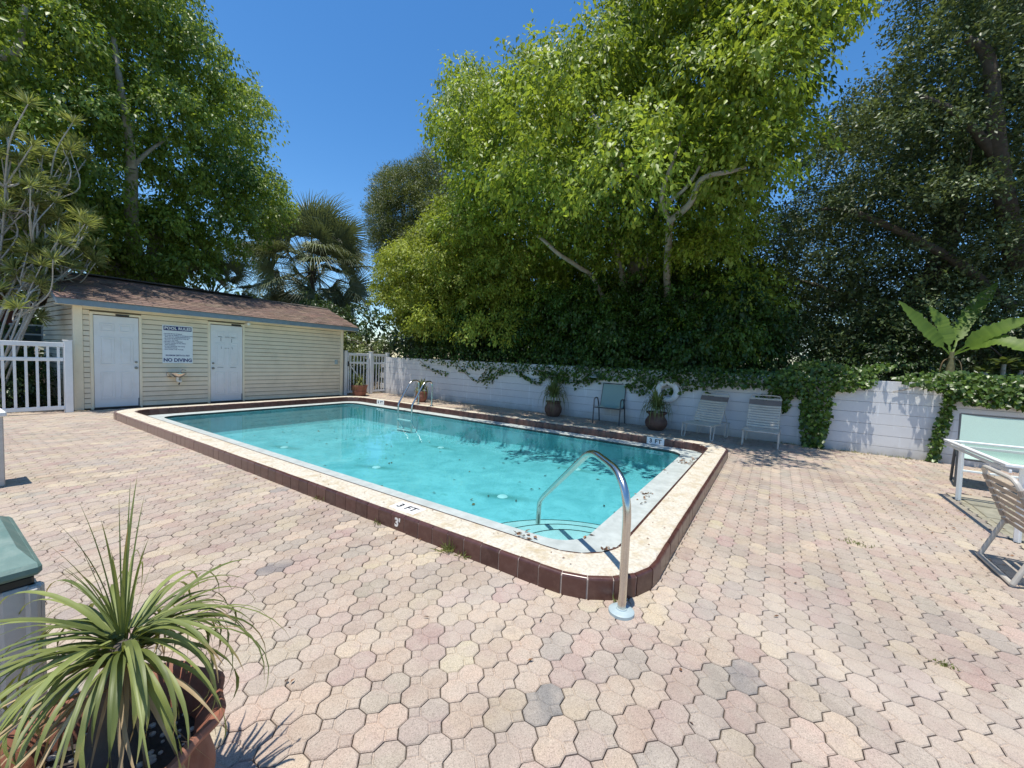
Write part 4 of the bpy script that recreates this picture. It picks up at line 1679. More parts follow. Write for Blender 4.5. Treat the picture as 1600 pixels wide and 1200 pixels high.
# --- lighter ficus left of it
rngB = np.random.default_rng(102)
polyB = [(590, 395), (640, 370), (690, 300), (760, 330), (840, 420), (850, 520), (800, 560), (700, 560), (620, 520), (585, 470)]
fB = lambda px, py: np.interp(py, [300, 420, 560], [9.6, 9.9, 11.0])
clB = fill_polygon(rngB, polyB, fB, 0.6, 2000, 1.3, ((0, 1), (1.3, 1), (2.8, 1.1)))
make_tree('ficus_tree', 'lower yellow-green ficus between the palm and the huge ficus', 'tree', (12.6, 9.5, 0), clB, M['ficus_young'], M['bark_pale'], rngB,
          42, 20, 0.32, 0.105, 0.055, 0.16, (), (12.0, 9.6, 3.2), 'leafy trees around the pool', youth=0.5)

# --- dark needle tree behind, at the left edge of the ficus
rngC = np.random.default_rng(103)
polyC = [(576, 335), (586, 285), (612, 258), (640, 262), (660, 235), (690, 240), (720, 300), (700, 430), (600, 420), (573, 380)]
clC = fill_polygon(rngC, polyC, lambda x, y: 15.5, 0.46, 1500, 1.75, ((0, 1), (1.6, 1)))
make_tree('needle_tree', 'olive needle-leaved tree rising behind the left edge of the ficus', 'tree', (16.3, 16.5, 0), clC, M['needle'], M['bark_dark'], rngC,
          34, 24, 0.50, 0.18, 0.032, 0.2, (), None, 'leafy trees around the pool', droop=-0.1, youth=0.4)

# --- ficus behind the shed
rngD = np.random.default_rng(104)
polyD = [(-160, -170), (288, -170), (286, 0), (330, 42), (372, 128), (424, 142), (428, 180), (398, 202), (416, 232), (462, 292), (448, 335), (420, 372), (400, 402), (340, 412), (318, 452), (200, 470), (60, 470), (-160, 470)]
fD = lambda px, py: np.interp(py, [-170, 0, 200, 340, 470], [14.9, 14.7, 14.6, 15.2, 16.4])
clD = fill_polygon(rngD, polyD, fD, 0.9, 3000, 1.36, ((0, 0.75), (1.5, 0.85), (3.2, 1.0)), 'Y')
limbsD = [([at(206, 262, Y=14.9), at(201, 210, Y=14.6), at(186, 120, Y=14.6), at(178, 60, Y=14.8)], 0.11, 0.05), ([at(206, 262, Y=14.9), at(228, 240, Y=14.8), at(262, 215, Y=14.9)], 0.07, 0.03),
          ([at(0, 90, Y=14.6), at(28, 75, Y=14.4), at(40, 10, Y=14.4)], 0.10, 0.05), ([at(206, 262, Y=14.9), at(205, 330, Y=15.8), at(210, 400, Y=16.8)], 0.13, 0.18)]
holesD = []
for pts, a, b in limbsD[:3]:
    for p, q in zip(pts[:-1], pts[1:]):
        holesD.append((np.asarray(p) * 0.93 + np.array([0, 0, EYE]) * 0.07, np.asarray(q) * 0.93 + np.array([0, 0, EYE]) * 0.07, 0.4))
make_tree('ficus_tree', 'tall deep green ficus towering behind the shed roof', 'tree', (4.6, 17.8, 0), clD, M['ficus_left'], M['bark_pale'], rngD,
          56, 22, 0.42, 0.135, 0.072, 0.4, limbsD, (4.8, 17.4, 5.2), 'leafy trees around the pool', holes=holesD, youth=0.54)

# --- dark oak to the right
rngE = np.random.default_rng(105)
polyE = [(1425, -170), (1425, 0), (1385, 45), (1385, 65), (1405, 78), (1385, 112), (1335, 135), (1290, 175), (1268, 230), (1285, 290), (1180, 340), (1140, 420), (1150, 560), (1250, 575), (1700, 610), (1760, 300), (1760, -170)]
fE = lambda px, py: np.interp(py, [-170, 0, 300, 610], [12.0, 11.8, 12.3, 13.0])
clE = fill_polygon(rngE, polyE, fE, 0.85, 3000, 1.3, ((0, 0.75), (1.5, 0.9), (3.2, 1.0), (4.8, 1.0)))
limbsE = [([at(1590, 420, X=13.5), at(1560, 250, X=12.4), at(1545, 95, X=12.0), at(1510, 60, X=11.9)], 0.2, 0.06), ([at(1560, 250, X=12.4), at(1500, 180, X=12.0), at(1440, 150, X=12.0)], 0.1, 0.04),
          ([at(1580, 480, X=13.5), at(1480, 400, X=12.6), at(1330, 330, X=12.4), at(1270, 330, X=12.6)], 0.12, 0.03)]
make_tree('oak_tree', 'dark small-leaved oak filling the right side behind the banana plant', 'tree', (14.6, -3.0, 0), clE, M['oak'], M['bark_dark'], rngE,
          62, 22, 0.42, 0.10, 0.05, 0.4, limbsE, (14.0, -2.8, 4.0), 'leafy trees around the pool', droop=0.1, youth=0.4)

# --- bushes in the shade behind the wall, and the pale shrub behind the gate
def bush(label, spots, mat, seed, L=0.085, W=0.045, n_spray=30, n_leaf=22, youth=0.4, group=None, name='shrub'):
    rng = np.random.default_rng(seed)
    cl = np.array(spots, float)
    b = cl[:, :3].mean(0)
    b[2] = 0
    return make_tree(name, label, 'shrub', b, cl, mat, M['bark_dark'], rng, n_spray, n_leaf, 0.26, L, W, 0.05, (), cl[:, :3].mean(0), group, youth=youth, auto=6, zlo=-0.9)


bush('lower skirt of the huge ficus hanging to the wall top, shade put into its deep green leaves', low, M['ficus_skirt'], 210, 0.10, 0.055, 40, 20, 0.45, 'shaded bushes behind the wall')
rb = random.Random(9)
for i, (y0, y1, h, lab) in enumerate(((-5.5, -2.6, 2.6, 'dark bush behind the wall beneath the banana leaves'), (-2.4, 0.6, 3.0, 'dark bush behind the wall at the foot of the oak'),
                                      (0.8, 3.6, 3.2, 'dark bush behind the wall above the two loungers'), (3.8, 6.8, 3.0, 'dark bush behind the wall above the middle clay pot'),
                                      (7.0, 10.2, 2.8, 'dark bush behind the wall near the pool ladder'), (10.4, 14.5, 3.0, 'dark bush behind the gate and the end of the wall'))):
    sp = []
    for _ in range(26):
        sp.append((rb.uniform(11.4, 13.6) + max(0, y1 - 10) * 0.35, rb.uniform(y0, y1), rb.uniform(0.5, h), rb.uniform(0.5, 0.75)))
    if 0.5 < y0 < 8:
        for _ in range(16):
            sp.append((rb.uniform(12.2, 14.2), rb.uniform(y0, y1), rb.uniform(h - 0.4, h + 1.4), rb.uniform(0.5, 0.7)))
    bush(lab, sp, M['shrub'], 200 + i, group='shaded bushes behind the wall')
sp = [(at(px, py, Y=y)[0], y, at(px, py, Y=y)[2], r) for px, py, y, r in ((575, 545, 13.3, 0.4), (610, 538, 13.2, 0.4), (640, 533, 13.0, 0.42), (545, 535, 13.8, 0.4), (660, 545, 12.9, 0.35), (670, 532, 12.9, 0.3), (525, 530, 14.2, 0.4), (600, 575, 13.5, 0.4), (560, 580, 13.5, 0.4))]
bush('pale sunlit shrub leaning over the gate and the wall end', sp, M['shrub_pale'], 300, 0.08, 0.045, 26, 18, 0.45)
sp = [(rb.uniform(8.6, 11.5), rb.uniform(15.5, 17.5), rb.uniform(0.5, 3.4), 0.7) for _ in range(26)] + [(rb.uniform(8.6, 11.0), rb.uniform(13.4, 15.0), rb.uniform(0.2, 1.3), 0.5) for _ in range(14)]
bush('dark bush between the shed and the lighter ficus', sp, M['shrub'], 301, 0.12, 0.06)
sp = [(rb.uniform(-1.5, 1.6), rb.uniform(14.5, 17), rb.uniform(0.3, 1.5), 0.55) for _ in range(18)] + [(rb.uniform(-0.6, 1.75), rb.uniform(13.0, 14.4), rb.uniform(0.15, 1.0), 0.42) for _ in range(20)]  # nearer low clumps added to stand in for the dark shade behind the pickets
bush('low bush behind the left picket fence, added as a dark mass for the shade there', sp, M['shrub'], 302)

# --- far woods closing the view
wr2 = np.random.default_rng(77)
sp = []
for i in range(150):
    a = math.radians(wr2.uniform(-42, 102))
    d = wr2.uniform(30, 40)
    sp.append((d * math.cos(a), d * math.sin(a), wr2.uniform(0.5, 4.2), wr2.uniform(1.3, 2.0)))
V, F, T = crown(wr2, np.array(sp), 40, 12, 0.8, 0.4, 0.22, 0.3, -0.6)
tag(link('woods', np_mesh('woods', V, F, M['shrub'], T), None), 'far belt of dark trees beyond the garden', 'woods', kind='stuff')

# ------------------------------------------------------------------ ivy on the wall
def ivy(label, regions, seed, stems=(), L=0.075, W=0.068):
    rng = np.random.default_rng(seed)
    t = thing('climbing_ivy', label, 'ivy', tuple(at(*regions[0][0][0][:2], X=9.85) * (1, 1, 0)), 0, 'ivy climbing over the block wall')
    base = np.array(t.location)
    VS, FS, TS = [], [], []
    off = 0
    for poly, n, thick, youth in regions:
        poly = np.array(poly, float)
        lo, hi = poly.min(0), poly.max(0)
        p = rng.uniform(lo, hi, (n * 4, 2))
        p = p[in_poly(p, poly)][:n]
        P = np.array([at(a, b, X=9.9) for a, b in p])
        P[:, 0] = np.array([wall_x(y) for y in P[:, 1]]) - 0.02 - np.abs(rng.normal(0, thick, len(P)))
        high = P[:, 2] > 1.40
        P[high, 0] += rng.uniform(0.0, 0.75, high.sum())
        m = len(P)
        A = unit(rng.normal(0, 0.5, (m, 3)) + np.array([-0.35, 0, -0.75]))
        N = unit(rng.normal(0, 0.4, (m, 3)) + np.array([-0.7, 0, 0.6]))
        sc = rng.uniform(0.6, 1.25, m)
        V, F = leaf_arrays(P, A, N, L * sc, W * sc, 0.12)
        age = np.clip(rng.normal(youth, 0.22, m), 0, 1)
        VS.append(V)
        FS.append(F + off)
        TS.append(np.repeat(np.stack([age, rng.normal(1, 0.16, m), age * 0], 1), 4, 0))
        off += len(V)
    link('leaves', np_mesh('leaves', np.vstack(VS) - base, np.vstack(FS), M['ivy'], np.vstack(TS)), None, t)
    if stems:
        mb = MB()
        for pts in stems:
            q = [at(a, b, X=wall_x(at(a, b, X=9.9)[1]) - 0.03) for a, b in pts]
            mb.tube(smooth_path(q, 4), 0.009, 6)
        mb.build('stem', M['bark_pale'], t)
    return t


st = []
rs2 = random.Random(12)
for i in range(26):
    x = rs2.uniform(640, 1230)
    y = np.interp(x, [610, 720, 930, 1100, 1240], [566, 575, 585, 602, 614])
    dx = rs2.choice([-1, 1]) * rs2.uniform(15, 45)
    st.append([(x, y), (x + dx * 0.5, y + rs2.uniform(4, 12)), (x + dx, y + rs2.uniform(10, 26))])
shoots = []
for s in st:
    for (a, b), (c, d) in zip(s[:-1], s[1:]):
        shoots.append(([(a - 3, b - 3), (c - 2, d - 4), (c + 2, d + 4), (a + 3, b + 4)], 26, 0.04, 0.35))
ivy('dark ivy hanging over the wall top from the gate to the loungers',
    [([(612, 538), (700, 540), (800, 548), (930, 556), (1100, 572), (1240, 580), (1240, 618), (1180, 605), (1100, 604), (1060, 596), (1025, 594), (960, 594), (900, 586), (840, 585), (760, 578), (720, 576), (680, 567), (640, 562), (612, 556)], 3900, 0.14, 0.3)] + shoots, 400,
    [[(x, y - 8) if i == 0 else (x, y) for i, (x, y) in enumerate(s)] for s in st])
ivy('ivy with two hanging trails to the ground beside the right lounger',
    [([(1195, 590), (1240, 566), (1275, 560), (1330, 572), (1370, 572), (1372, 590), (1360, 604), (1300, 612), (1296, 660), (1284, 690), (1288, 702), (1252, 702), (1250, 640), (1246, 612), (1215, 612)], 2600, 0.10, 0.5),
     ([(1219, 612), (1238, 612), (1234, 632), (1226, 644), (1219, 634)], 110, 0.05, 0.45), ([(1360, 566), (1402, 568), (1400, 576), (1362, 580)], 90, 0.06, 0.4)], 401,
    [[(1262, 600), (1258, 650), (1270, 700)], [(1290, 605), (1284, 650), (1276, 695)]])
ivy('ivy along the right wall top with one trail behind the table',
    [([(1400, 586), (1440, 582), (1500, 578), (1560, 585), (1620, 584), (1680, 590), (1680, 640), (1600, 637), (1560, 634), (1500, 628), (1460, 608), (1410, 598)], 2300, 0.10, 0.45),
     ([(1470, 615), (1488, 615), (1482, 655), (1468, 690), (1462, 722), (1446, 722), (1452, 680), (1466, 645)], 330, 0.05, 0.5)], 402,
    [[(1480, 612), (1470, 660), (1454, 718)], [(1395, 612), (1425, 606), (1445, 598)], [(1590, 610), (1560, 620), (1530, 612)]])

# ------------------------------------------------------------------ banana plant and its neighbour
def strip_leaf(mid, widths, mat, name, parent, side_hint=(0, 0, 1), fold=0.15, tint=(0.5, 1.0), slit=0.0, rng=None, dry=0.72):
    """Broad leaf: midrib path, half-widths along it; V-shaped section, optional slits at the edge."""
    mid = np.asarray(mid, float)
    n = len(mid)
    T = np.zeros_like(mid)
    T[1:-1] = mid[2:] - mid[:-2]
    T[0], T[-1] = mid[1] - mid[0], mid[-1] - mid[-2]
    T = unit(T)
    Sd = unit(np.cross(T, np.asarray(side_hint, float)))
    Nn = np.cross(Sd, T)
    w = np.asarray(widths, float)[:, None]
    cols = []
    for s in (-1, -0.5, 0, 0.5, 1):
        e = 1.0
        if abs(s) == 1 and slit and rng is not None:
            e = 1 - slit * rng.uniform(0, 1, (n, 1))
        cols.append(mid + Sd * w * s * e + Nn * w * abs(s) * fold - Nn * w * s * s * 0.10)
    V = np.stack(cols, 1).reshape(-1, 3)
    F = []
    for i in range(n - 1):
        for j in range(4):
            a = i * 5 + j
            F.append((a, a + 1, a + 6, a + 5))
    base = np.zeros(3)
    p = parent
    while p is not None:
        base = base + np.array(p.location)
        p = p.parent
    tt = np.tile(np.array([[tint[0], tint[1], 0]]), (len(V), 1))
    if rng is not None:
        tt[:, 0] = np.clip(tt[:, 0] + np.repeat(rng.normal(0, 0.12, n), 5), 0, 1)
        k0 = rng.uniform(dry, 1.0 if dry < 1 else dry + 0.01)
        tt[:, 2] = np.repeat(np.clip((np.linspace(0, 1, n) - k0) / 0.12, 0, 1), 5)
    me = np_mesh(name, V - base, F, mat, tt, smooth=True)
    return link(name, me, None, parent)


rngK = np.random.default_rng(55)
bb = at(1487, 560, X=10.75)
ban = thing('banana_plant', 'banana plant with broad torn green leaves rising behind the right wall', 'banana plant', (bb[0], bb[1], 0))
mb = MB()
mb.tube([(bb[0], bb[1], 0), (bb[0], bb[1], 1.2), (bb[0] + 0.02, bb[1], 1.7), (bb[0], bb[1], 1.95)], [0.10, 0.085, 0.06, 0.035], 14)
mb.build('trunk', M['banana_stem'], ban)
for tip, midp, wmax in (((1404, 470, 10.5), (1452, 520, 10.65), 0.15), ((1452, 478, 11.0), (1476, 515, 10.9), 0.13), ((1615, 496, 10.4), (1545, 520, 10.55), 0.16), ((1640, 560, 10.1), (1560, 533, 10.4), 0.15), ((1560, 440, 12.0), (1510, 500, 11.4), 0.15)):
    p = smooth_path([at(1486, 556, X=10.75), at(*midp[:2], X=midp[2]), at(*tip[:2], X=tip[2])], 22)
    k = np.linspace(0, 1, len(p))
    w = np.where(k < 0.22, 0.02, wmax * np.clip((k - 0.2) / 0.14, 0, 1) ** 0.6 * np.clip((1 - k) / 0.28, 0.02, 1) ** 0.7)
    strip_leaf(p, w, M['banana'], 'leaf', ban, (-0.75, 0, 0.6), 0.26, (0.45, 1.0), 0.34, rngK, 1.0)
for a in range(5):
    an = rngK.uniform(0, 2 * PI)
    p0 = np.array([bb[0], bb[1], 1.85])
    p = smooth_path([p0, p0 + (0.12 * math.cos(an), 0.12 * math.sin(an), -0.1), p0 + (0.17 * math.cos(an), 0.17 * math.sin(an), -0.5)], 6)
    strip_leaf(p, np.linspace(0.03, 0.015, len(p)), M['dry_leaf'], 'dead_leaf', ban, (math.cos(an), math.sin(an), 0.2), 0.3, (0.4, 0.8), 0.2, rngK)
fb = at(1568, 575, X=10.9)
fra = thing('plumeria_shrub', 'plumeria with long grey-green paddle leaves right of the banana plant', 'shrub', (fb[0], fb[1], 0))
mb = MB()
for dx, dy, dz in ((0, 0, 1.75), (0.1, -0.25, 1.65), (-0.1, 0.25, 1.6)):
    limb_mesh(mb, [(fb[0], fb[1], 0), (fb[0] + dx * 0.4, fb[1] + dy * 0.4, 1.0), (fb[0] + dx, fb[1] + dy, dz)], 0.05, 0.03, 8)
mb.build('trunk', M['bark_grey'], fra)
for dx, dy, dz in ((0, 0, 1.75), (0.1, -0.25, 1.65), (-0.1, 0.25, 1.6)):
    for k in range(11):
        an = k * 2.4
        el = 0.15 + 0.05 * k
        p0 = np.array([fb[0] + dx, fb[1] + dy, dz])
        d = np.array([math.cos(an) * math.cos(el), math.sin(an) * math.cos(el), math.sin(el)])
        p = smooth_path([p0, p0 + d * 0.17, p0 + d * 0.32 + (0, 0, -0.05)], 5)
        kk = np.linspace(0, 1, len(p))
        strip_leaf(p, 0.045 * np.sin(np.clip(kk * 1.05, 0, 1) * PI) ** 0.7 + 0.003, M['shrub_pale'], 'leaf', fra, (0, 0, 1), 0.15, (0.1, 0.75), 0, rngK, 1.0)

# ------------------------------------------------------------------ palms
def fan_frond(rng, R, petiole, nseg=42):
    """Fan palm frond along +X: petiole, then folded segments whose tips droop."""
    V, F = [], []
    def ribbon(pts, ws, nrm):
        b = len(V)
        for p, w, s in zip(pts, ws, nrm):
            V.extend([p - s * w, p + np.array([0, 0, -w * 0.5]), p + s * w])
        for i in range(len(pts) - 1):
            a = b + i * 3
            F.extend([(a, a + 1, a + 4, a + 3), (a + 1, a + 2, a + 5, a + 4)])
    x = np.linspace(0, petiole, 5)
    pet = np.stack([x, 0 * x, 0.12 * np.sin(x / petiole * PI / 2)], 1)
    ribbon(pet, np.linspace(0.028, 0.016, 5), [np.array([0, 1.0, 0])] * 5)
    hub = pet[-1]
    for k in range(nseg):
        a = math.radians(-108 + 216 * k / (nseg - 1)) + rng.normal(0, 0.02)
        L = R * (0.72 + 0.28 * math.cos(a * 0.75)) * rng.uniform(0.92, 1.06)
        d = np.array([math.cos(a), math.sin(a), 0.10 * math.cos(a) + 0.30 * abs(math.sin(a)) * 0.5])
        h0 = hub + np.array([0.22 * R * (1 - abs(a) / 3), 0, -0.02])
        pts = []
        for t in np.linspace(0, 1, 5):
            pts.append(h0 + d * L * t + np.array([0, 0, -0.95 * L * max(0, t - 0.4) ** 1.6 * rng.uniform(0.8, 1.5)]))
        s = np.array([-math.sin(a), math.cos(a), 0])
        ribbon(pts, [0.009 * R, 0.020 * R, 0.016 * R, 0.009 * R, 0.002], [s] * 5)
    return np.array(V), np.array(F)


def palm(label, base, h, R, nf, seed, group):
    rng = np.random.default_rng(seed)
    t = thing('fan_palm', label, 'palm tree', (base[0], base[1], 0), 0, group)
    mb = MB()
    zz = np.linspace(0, h, 26)
    mb.tube([(base[0] + 0.03 * math.sin(z), base[1], z) for z in zz], [0.19 + 0.02 * ((i % 2) * 2 - 1) for i in range(26)], 14)
    mb.build('trunk', M['bark_dark'], t)
    mb = MB()
    for k in range(26):
        an = k * 2.399
        z = h - 0.75 + 0.028 * k
        mb.bar((base[0] + 0.14 * math.cos(an), base[1] + 0.14 * math.sin(an), z), (base[0] + 0.36 * math.cos(an), base[1] + 0.36 * math.sin(an), z + 0.30), 0.07, 0.02)
    mb.build('boot', M['bark_dark'], t)
    shapes = []
    for i in range(5):
        V, F = fan_frond(rng, R * 0.44, R * 0.56)
        n = len(V)
        tt = np.stack([np.clip(rng.normal(0.5, 0.25) + rng.normal(0, 0.12, n), 0, 1), np.full(n, rng.uniform(0.8, 1.25)), np.zeros(n)], 1)
        shapes.append(np_mesh('frond', V, F, M['palm'], tt))
    for k in range(nf):
        u = (k + 0.5) / nf
        el = math.radians(80 - 138 * u + rng.normal(0, 7))
        az = k * 2.399 + rng.normal(0, 0.15)
        o = bpy.data.objects.new('frond', shapes[k % 5])
        COL.objects.link(o)
        o.parent = t
        o.location = (0.05 * math.cos(az), 0.05 * math.sin(az), h - 0.1 + 0.25 * (1 - u))
        o.rotation_euler = (rng.normal(0, 0.6), -el, az)
        s = rng.uniform(0.78, 1.08)
        o.scale = (s, s, s)
    return t


palm('large fan palm rising behind the right end of the shed roof', (12.25, 21.0), 5.7, 3.6, 90, 31, 'fan palms behind the shed')
palm('small dark fan palm peeking over the middle of the shed roof', (6.75, 18.4), 3.4, 1.9, 40, 32, 'fan palms behind the shed')

# ------------------------------------------------------------------ dracaena behind the left fence
rngF = np.random.default_rng(66)
dr = thing('dracaena_tree', 'tall dracaena with bare curving grey stems and spiky tufts behind the left fence', 'dracaena', (0.9, 13.2, 0))
base = np.array(dr.location)
stem_b = MB()
tips = []
for (bx, by), top in [((0.75, 13.2), (105, 245)), ((0.9, 13.3), (12, 215)), ((0.8, 13.1), (60, 320)), ((1.0, 13.2), (30, 260)), ((0.7, 13.4), (70, 350)), ((0.9, 13.0), (100, 370)), ((0.8, 13.3), (10, 330)),
                       ((1.05, 13.1), (130, 395)), ((0.9, 13.2), (45, 400)), ((0.7, 13.0), (5, 420)), ((1.0, 13.1), (62, 452)), ((0.8, 13.2), (15, 300)), ((0.9, 12.9), (90, 410)), ((0.6, 13.1), (28, 445))]:
    yy = rngF.uniform(12.55, 13.4)
    tp = at(top[0], top[1], Y=yy)
    mid = np.array([bx, by, 0]) * 0.45 + tp * 0.55 + rngF.normal(0, 0.2, 3)
    p = [(bx, by, 0), np.array([bx, by, 0]) * 0.75 + mid * 0.25 + rngF.normal(0, 0.05, 3), mid, tp * 0.8 + mid * 0.2 + rngF.normal(0, 0.12, 3), tp]
    limb_mesh(stem_b, p, 0.024, 0.011, 8, 5)
    tips.append((tp, unit(tp - p[3])))
    for _ in range(8):
        q = tp + rngF.normal(0, 0.42, 3) * (1.0, 0.8, 0.8)
        q[0] = min(q[0], 2.5)
        a = mid * 0.4 + tp * 0.6
        limb_mesh(stem_b, [a, (a + q) / 2 + rngF.normal(0, 0.12, 3) - (0, 0, 0.08), q], 0.016, 0.009, 6, 5)
        tips.append((q, unit(q - a + (0, 0, 0.3))))
stem_b.build('stem', M['bark_grey'], dr, smooth=80)
tufts = []
for i in range(4):
    n = 52
    d = rand_dirs(rngF, n, -0.25)
    A = unit(d + (0, 0, 0.35))
    N = unit(rngF.normal(0, 0.2, (n, 3)) + (0, 0, 1))
    V, F = leaf_arrays(A * 0.01, A, N, rngF.uniform(0.2, 0.36, n), np.full(n, 0.020), 0.2, 0.12)
    age = np.clip(rngF.normal(0.5, 0.25, n), 0, 1)
    tufts.append(np_mesh('tuft', V, F, M['dracaena'], np.repeat(np.stack([age, rngF.normal(1, 0.15, n), age * 0], 1), 4, 0)))
for k, (p, d) in enumerate(tips):
    o = bpy.data.objects.new('tuft', tufts[k % 4])
    COL.objects.link(o)
    o.parent = dr
    o.location = tuple(p - base)
    o.rotation_euler = Vector(d).to_track_quat('Z', 'Y').to_euler()

# neighbour's house glimpsed through the fence
nh = thing('neighbour_house', 'red-brown house wall with a white window behind the left fence', 'house', (0.2, 17.6, 0))
mb = MB()
mb.box((0.2, 19.0, 1.5), (3.4, 2.6, 3.0))
mb.build('wall', M['red_wall'], nh, smooth=0)
c = at(42, 522, Y=17.66)
wf = MB()
wf.box((c[0], 17.68, c[2]), (0.62, 0.05, 0.56), 0, 0.006)
wf = wf.build('window', M['vinyl'], nh)
for dz in (-0.13, 0.13):
    mb = MB()
    mb.box((c[0], 17.65, c[2] + dz), (0.52, 0.02, 0.21))
    mb.build('pane', M['window_glass'], wf, smooth=0)
mb = MB()
mb.box((0.2, 19.0, 3.08), (4.0, 3.2, 0.16))
mb.build('roof', M['bark_dark'], nh, smooth=0)

# ------------------------------------------------------------------ potted plants
def pot_profile(kind):
    if kind == 'bulge':
        return [(0.0, 0.0), (0.135, 0.0), (0.16, 0.015), (0.225, 0.09), (0.245, 0.16), (0.235, 0.22), (0.19, 0.29), (0.165, 0.325), (0.175, 0.355), (0.22, 0.385), (0.235, 0.40), (0.232, 0.415), (0.21, 0.41), (0.165, 0.36), (0.14, 0.33), (0.0, 0.33)]
    if kind == 'urn':
        return [(0.0, 0.0), (0.14, 0.0), (0.165, 0.02), (0.22, 0.12), (0.232, 0.20), (0.215, 0.27), (0.185, 0.325), (0.18, 0.35), (0.20, 0.385), (0.215, 0.40), (0.20, 0.405), (0.165, 0.36), (0.0, 0.34)]
    if kind == 'tub':
        return [(0.0, 0.0), (0.19, 0.0), (0.20, 0.02), (0.235, 0.15), (0.24, 0.16), (0.225, 0.17), (0.23, 0.19), (0.255, 0.33), (0.265, 0.335), (0.265, 0.37), (0.24, 0.37), (0.225, 0.32), (0.0, 0.31)]
    return [(0.0, 0.0), (0.12, 0.0), (0.135, 0.02), (0.18, 0.13), (0.185, 0.22), (0.17, 0.29), (0.19, 0.33), (0.175, 0.34), (0.15, 0.30), (0.0, 0.29)]


def small_pot(label, x, y, kind, mat, seed, nleaf, Lr, spread, height, tint):
    rng = np.random.default_rng(seed)
    t = thing('potted_palm', label, 'potted plant', (x, y, 0), 0, 'potted ponytail palms along the wall and gate')
    prof = pot_profile(kind)
    mb = MB()
    mb.lathe(prof[:-1], (x, y, 0), 30)
    mb.build('pot', mat, t, smooth=60)
    zs = prof[-1][1]
    mb = MB()
    mb.lathe([(prof[-2][0] + 0.01, zs), (0.05, zs + 0.015), (0.0, zs + 0.02)], (x, y, 0), 16)
    mb.build('soil', M['soil'], t)
    mb = MB()
    mb.tube([(x, y, zs), (x, y, zs + 0.05), (x, y, zs + height)], [0.06, 0.04, 0.022], 10)
    mb.build('trunk', M['bark_pale'], t)
    VS, FS, TS, off = [], [], [], 0
    for k in range(nleaf):
        an = rng.uniform(0, 2 * PI)
        el = rng.uniform(0.35, 1.45)
        L = Lr * rng.uniform(0.7, 1.15)
        d = np.array([math.cos(an), math.sin(an), 0])
        p0 = np.array([0, 0, zs + height])
        s = np.linspace(0, 1, 8)
        horiz = spread * L * np.sin(np.clip(s * (1.1 + 0.5 * math.cos(el)), 0, PI / 2)) * math.cos(el * 0.8)
        rise = L * (math.sin(el) * s * 1.3 - (1.2 - 0.5 * el) * s ** 2.7)
        P = p0 + d * horiz[:, None] + np.array([0, 0, 1]) * rise[:, None]
        sd = np.array([-math.sin(an), math.cos(an), 0])
        w = 0.0115 * np.array([0.9, 1, 1, 0.95, 0.85, 0.7, 0.45, 0.08])[:, None]
        V = np.stack([P - sd * w, P + sd * w], 1).reshape(-1, 3)
        F = [(2 * i, 2 * i + 1, 2 * i + 3, 2 * i + 2) for i in range(7)]
        VS.append(V)
        FS.append(np.array(F) + off)
        TS.append(np.tile([[np.clip(rng.normal(tint, 0.2), 0, 1), rng.normal(1, 0.15), 0]], (len(V), 1)))
        off += len(V)
    link('foliage', np_mesh('foliage', np.vstack(VS), np.vstack(FS), M['strap_leaf'], np.vstack(TS), True), None, t)
    return t


small_pot('ponytail palm in a bulging glazed clay pot below the life ring', 9.48, 2.22, 'bulge', M['terracotta_dark'], 71, 170, 0.62, 0.62, 0.12, 0.45)
small_pot('shaggy ponytail palm in a clay urn midway along the wall', 9.60, 4.92, 'urn', M['terracotta_dark'], 72, 190, 0.70, 0.62, 0.14, 0.3)
small_pot('upright grassy palm in a brown pot behind the ladder', 9.10, 9.35, 'plain', M['terracotta'], 73, 130, 0.48, 0.6, 0.08, 0.35)
small_pot('pale spiky plant in a wide tiered terracotta tub before the gate', 8.72, 11.95, 'tub', M['terracotta'], 74, 110, 0.46, 0.62, 0.06, 0.7)

# foreground ponytail palm: every leaf a part
rngP = np.random.default_rng(90)
fc = at(174, 1136, Z=0.40)
fp = thing('potted_palm', 'big ponytail palm in a flared terracotta pot beside the storage bin', 'potted plant', (fc[0], fc[1], 0), 0)
mb = MB()
wobble = lambda a, i: 1 + (0.035 * math.cos(9 * a) if i >= 8 else 0.0)
prof = [(0.0, 0.0), (0.17, 0.0), (0.19, 0.02), (0.255, 0.12), (0.265, 0.20), (0.245, 0.28), (0.225, 0.32), (0.228, 0.35), (0.275, 0.395), (0.292, 0.41), (0.296, 0.425), (0.285, 0.435), (0.262, 0.425), (0.215, 0.36), (0.205, 0.30)]
prof = [(r * 0.88, z * 0.90) for r, z in prof]
mb.lathe(prof, (fc[0], fc[1], 0), 72, wobble)
mb.build('pot', M['terracotta'], fp, smooth=60)
mb = MB()
mb.lathe([(0.19, 0.283), (0.12, 0.30), (0.0, 0.305)], (fc[0], fc[1], 0), 24)
mb.build('soil', M['soil'], fp)
mb = MB()
pr = np.random.default_rng(5)
for k in range(110):
    a, r = pr.uniform(0, 2 * PI), 0.175 * math.sqrt(pr.uniform(0.02, 1))
    s = pr.uniform(0.004, 0.010)
    mb.lathe([(0, -s * 0.6), (s, -s * 0.2), (s * 0.9, s * 0.4), (0, s * 0.7)], (fc[0] + r * math.cos(a), fc[1] + r * math.sin(a), 0.302), 6)
tag(mb.build('gravel', M['pebble'], fp), kind='stuff')
tc = at(214, 990, X=None, Z=0.66)
crown_p = np.array([fc[0] + 0.025, fc[1] - 0.01, 0.635])
mb = MB()
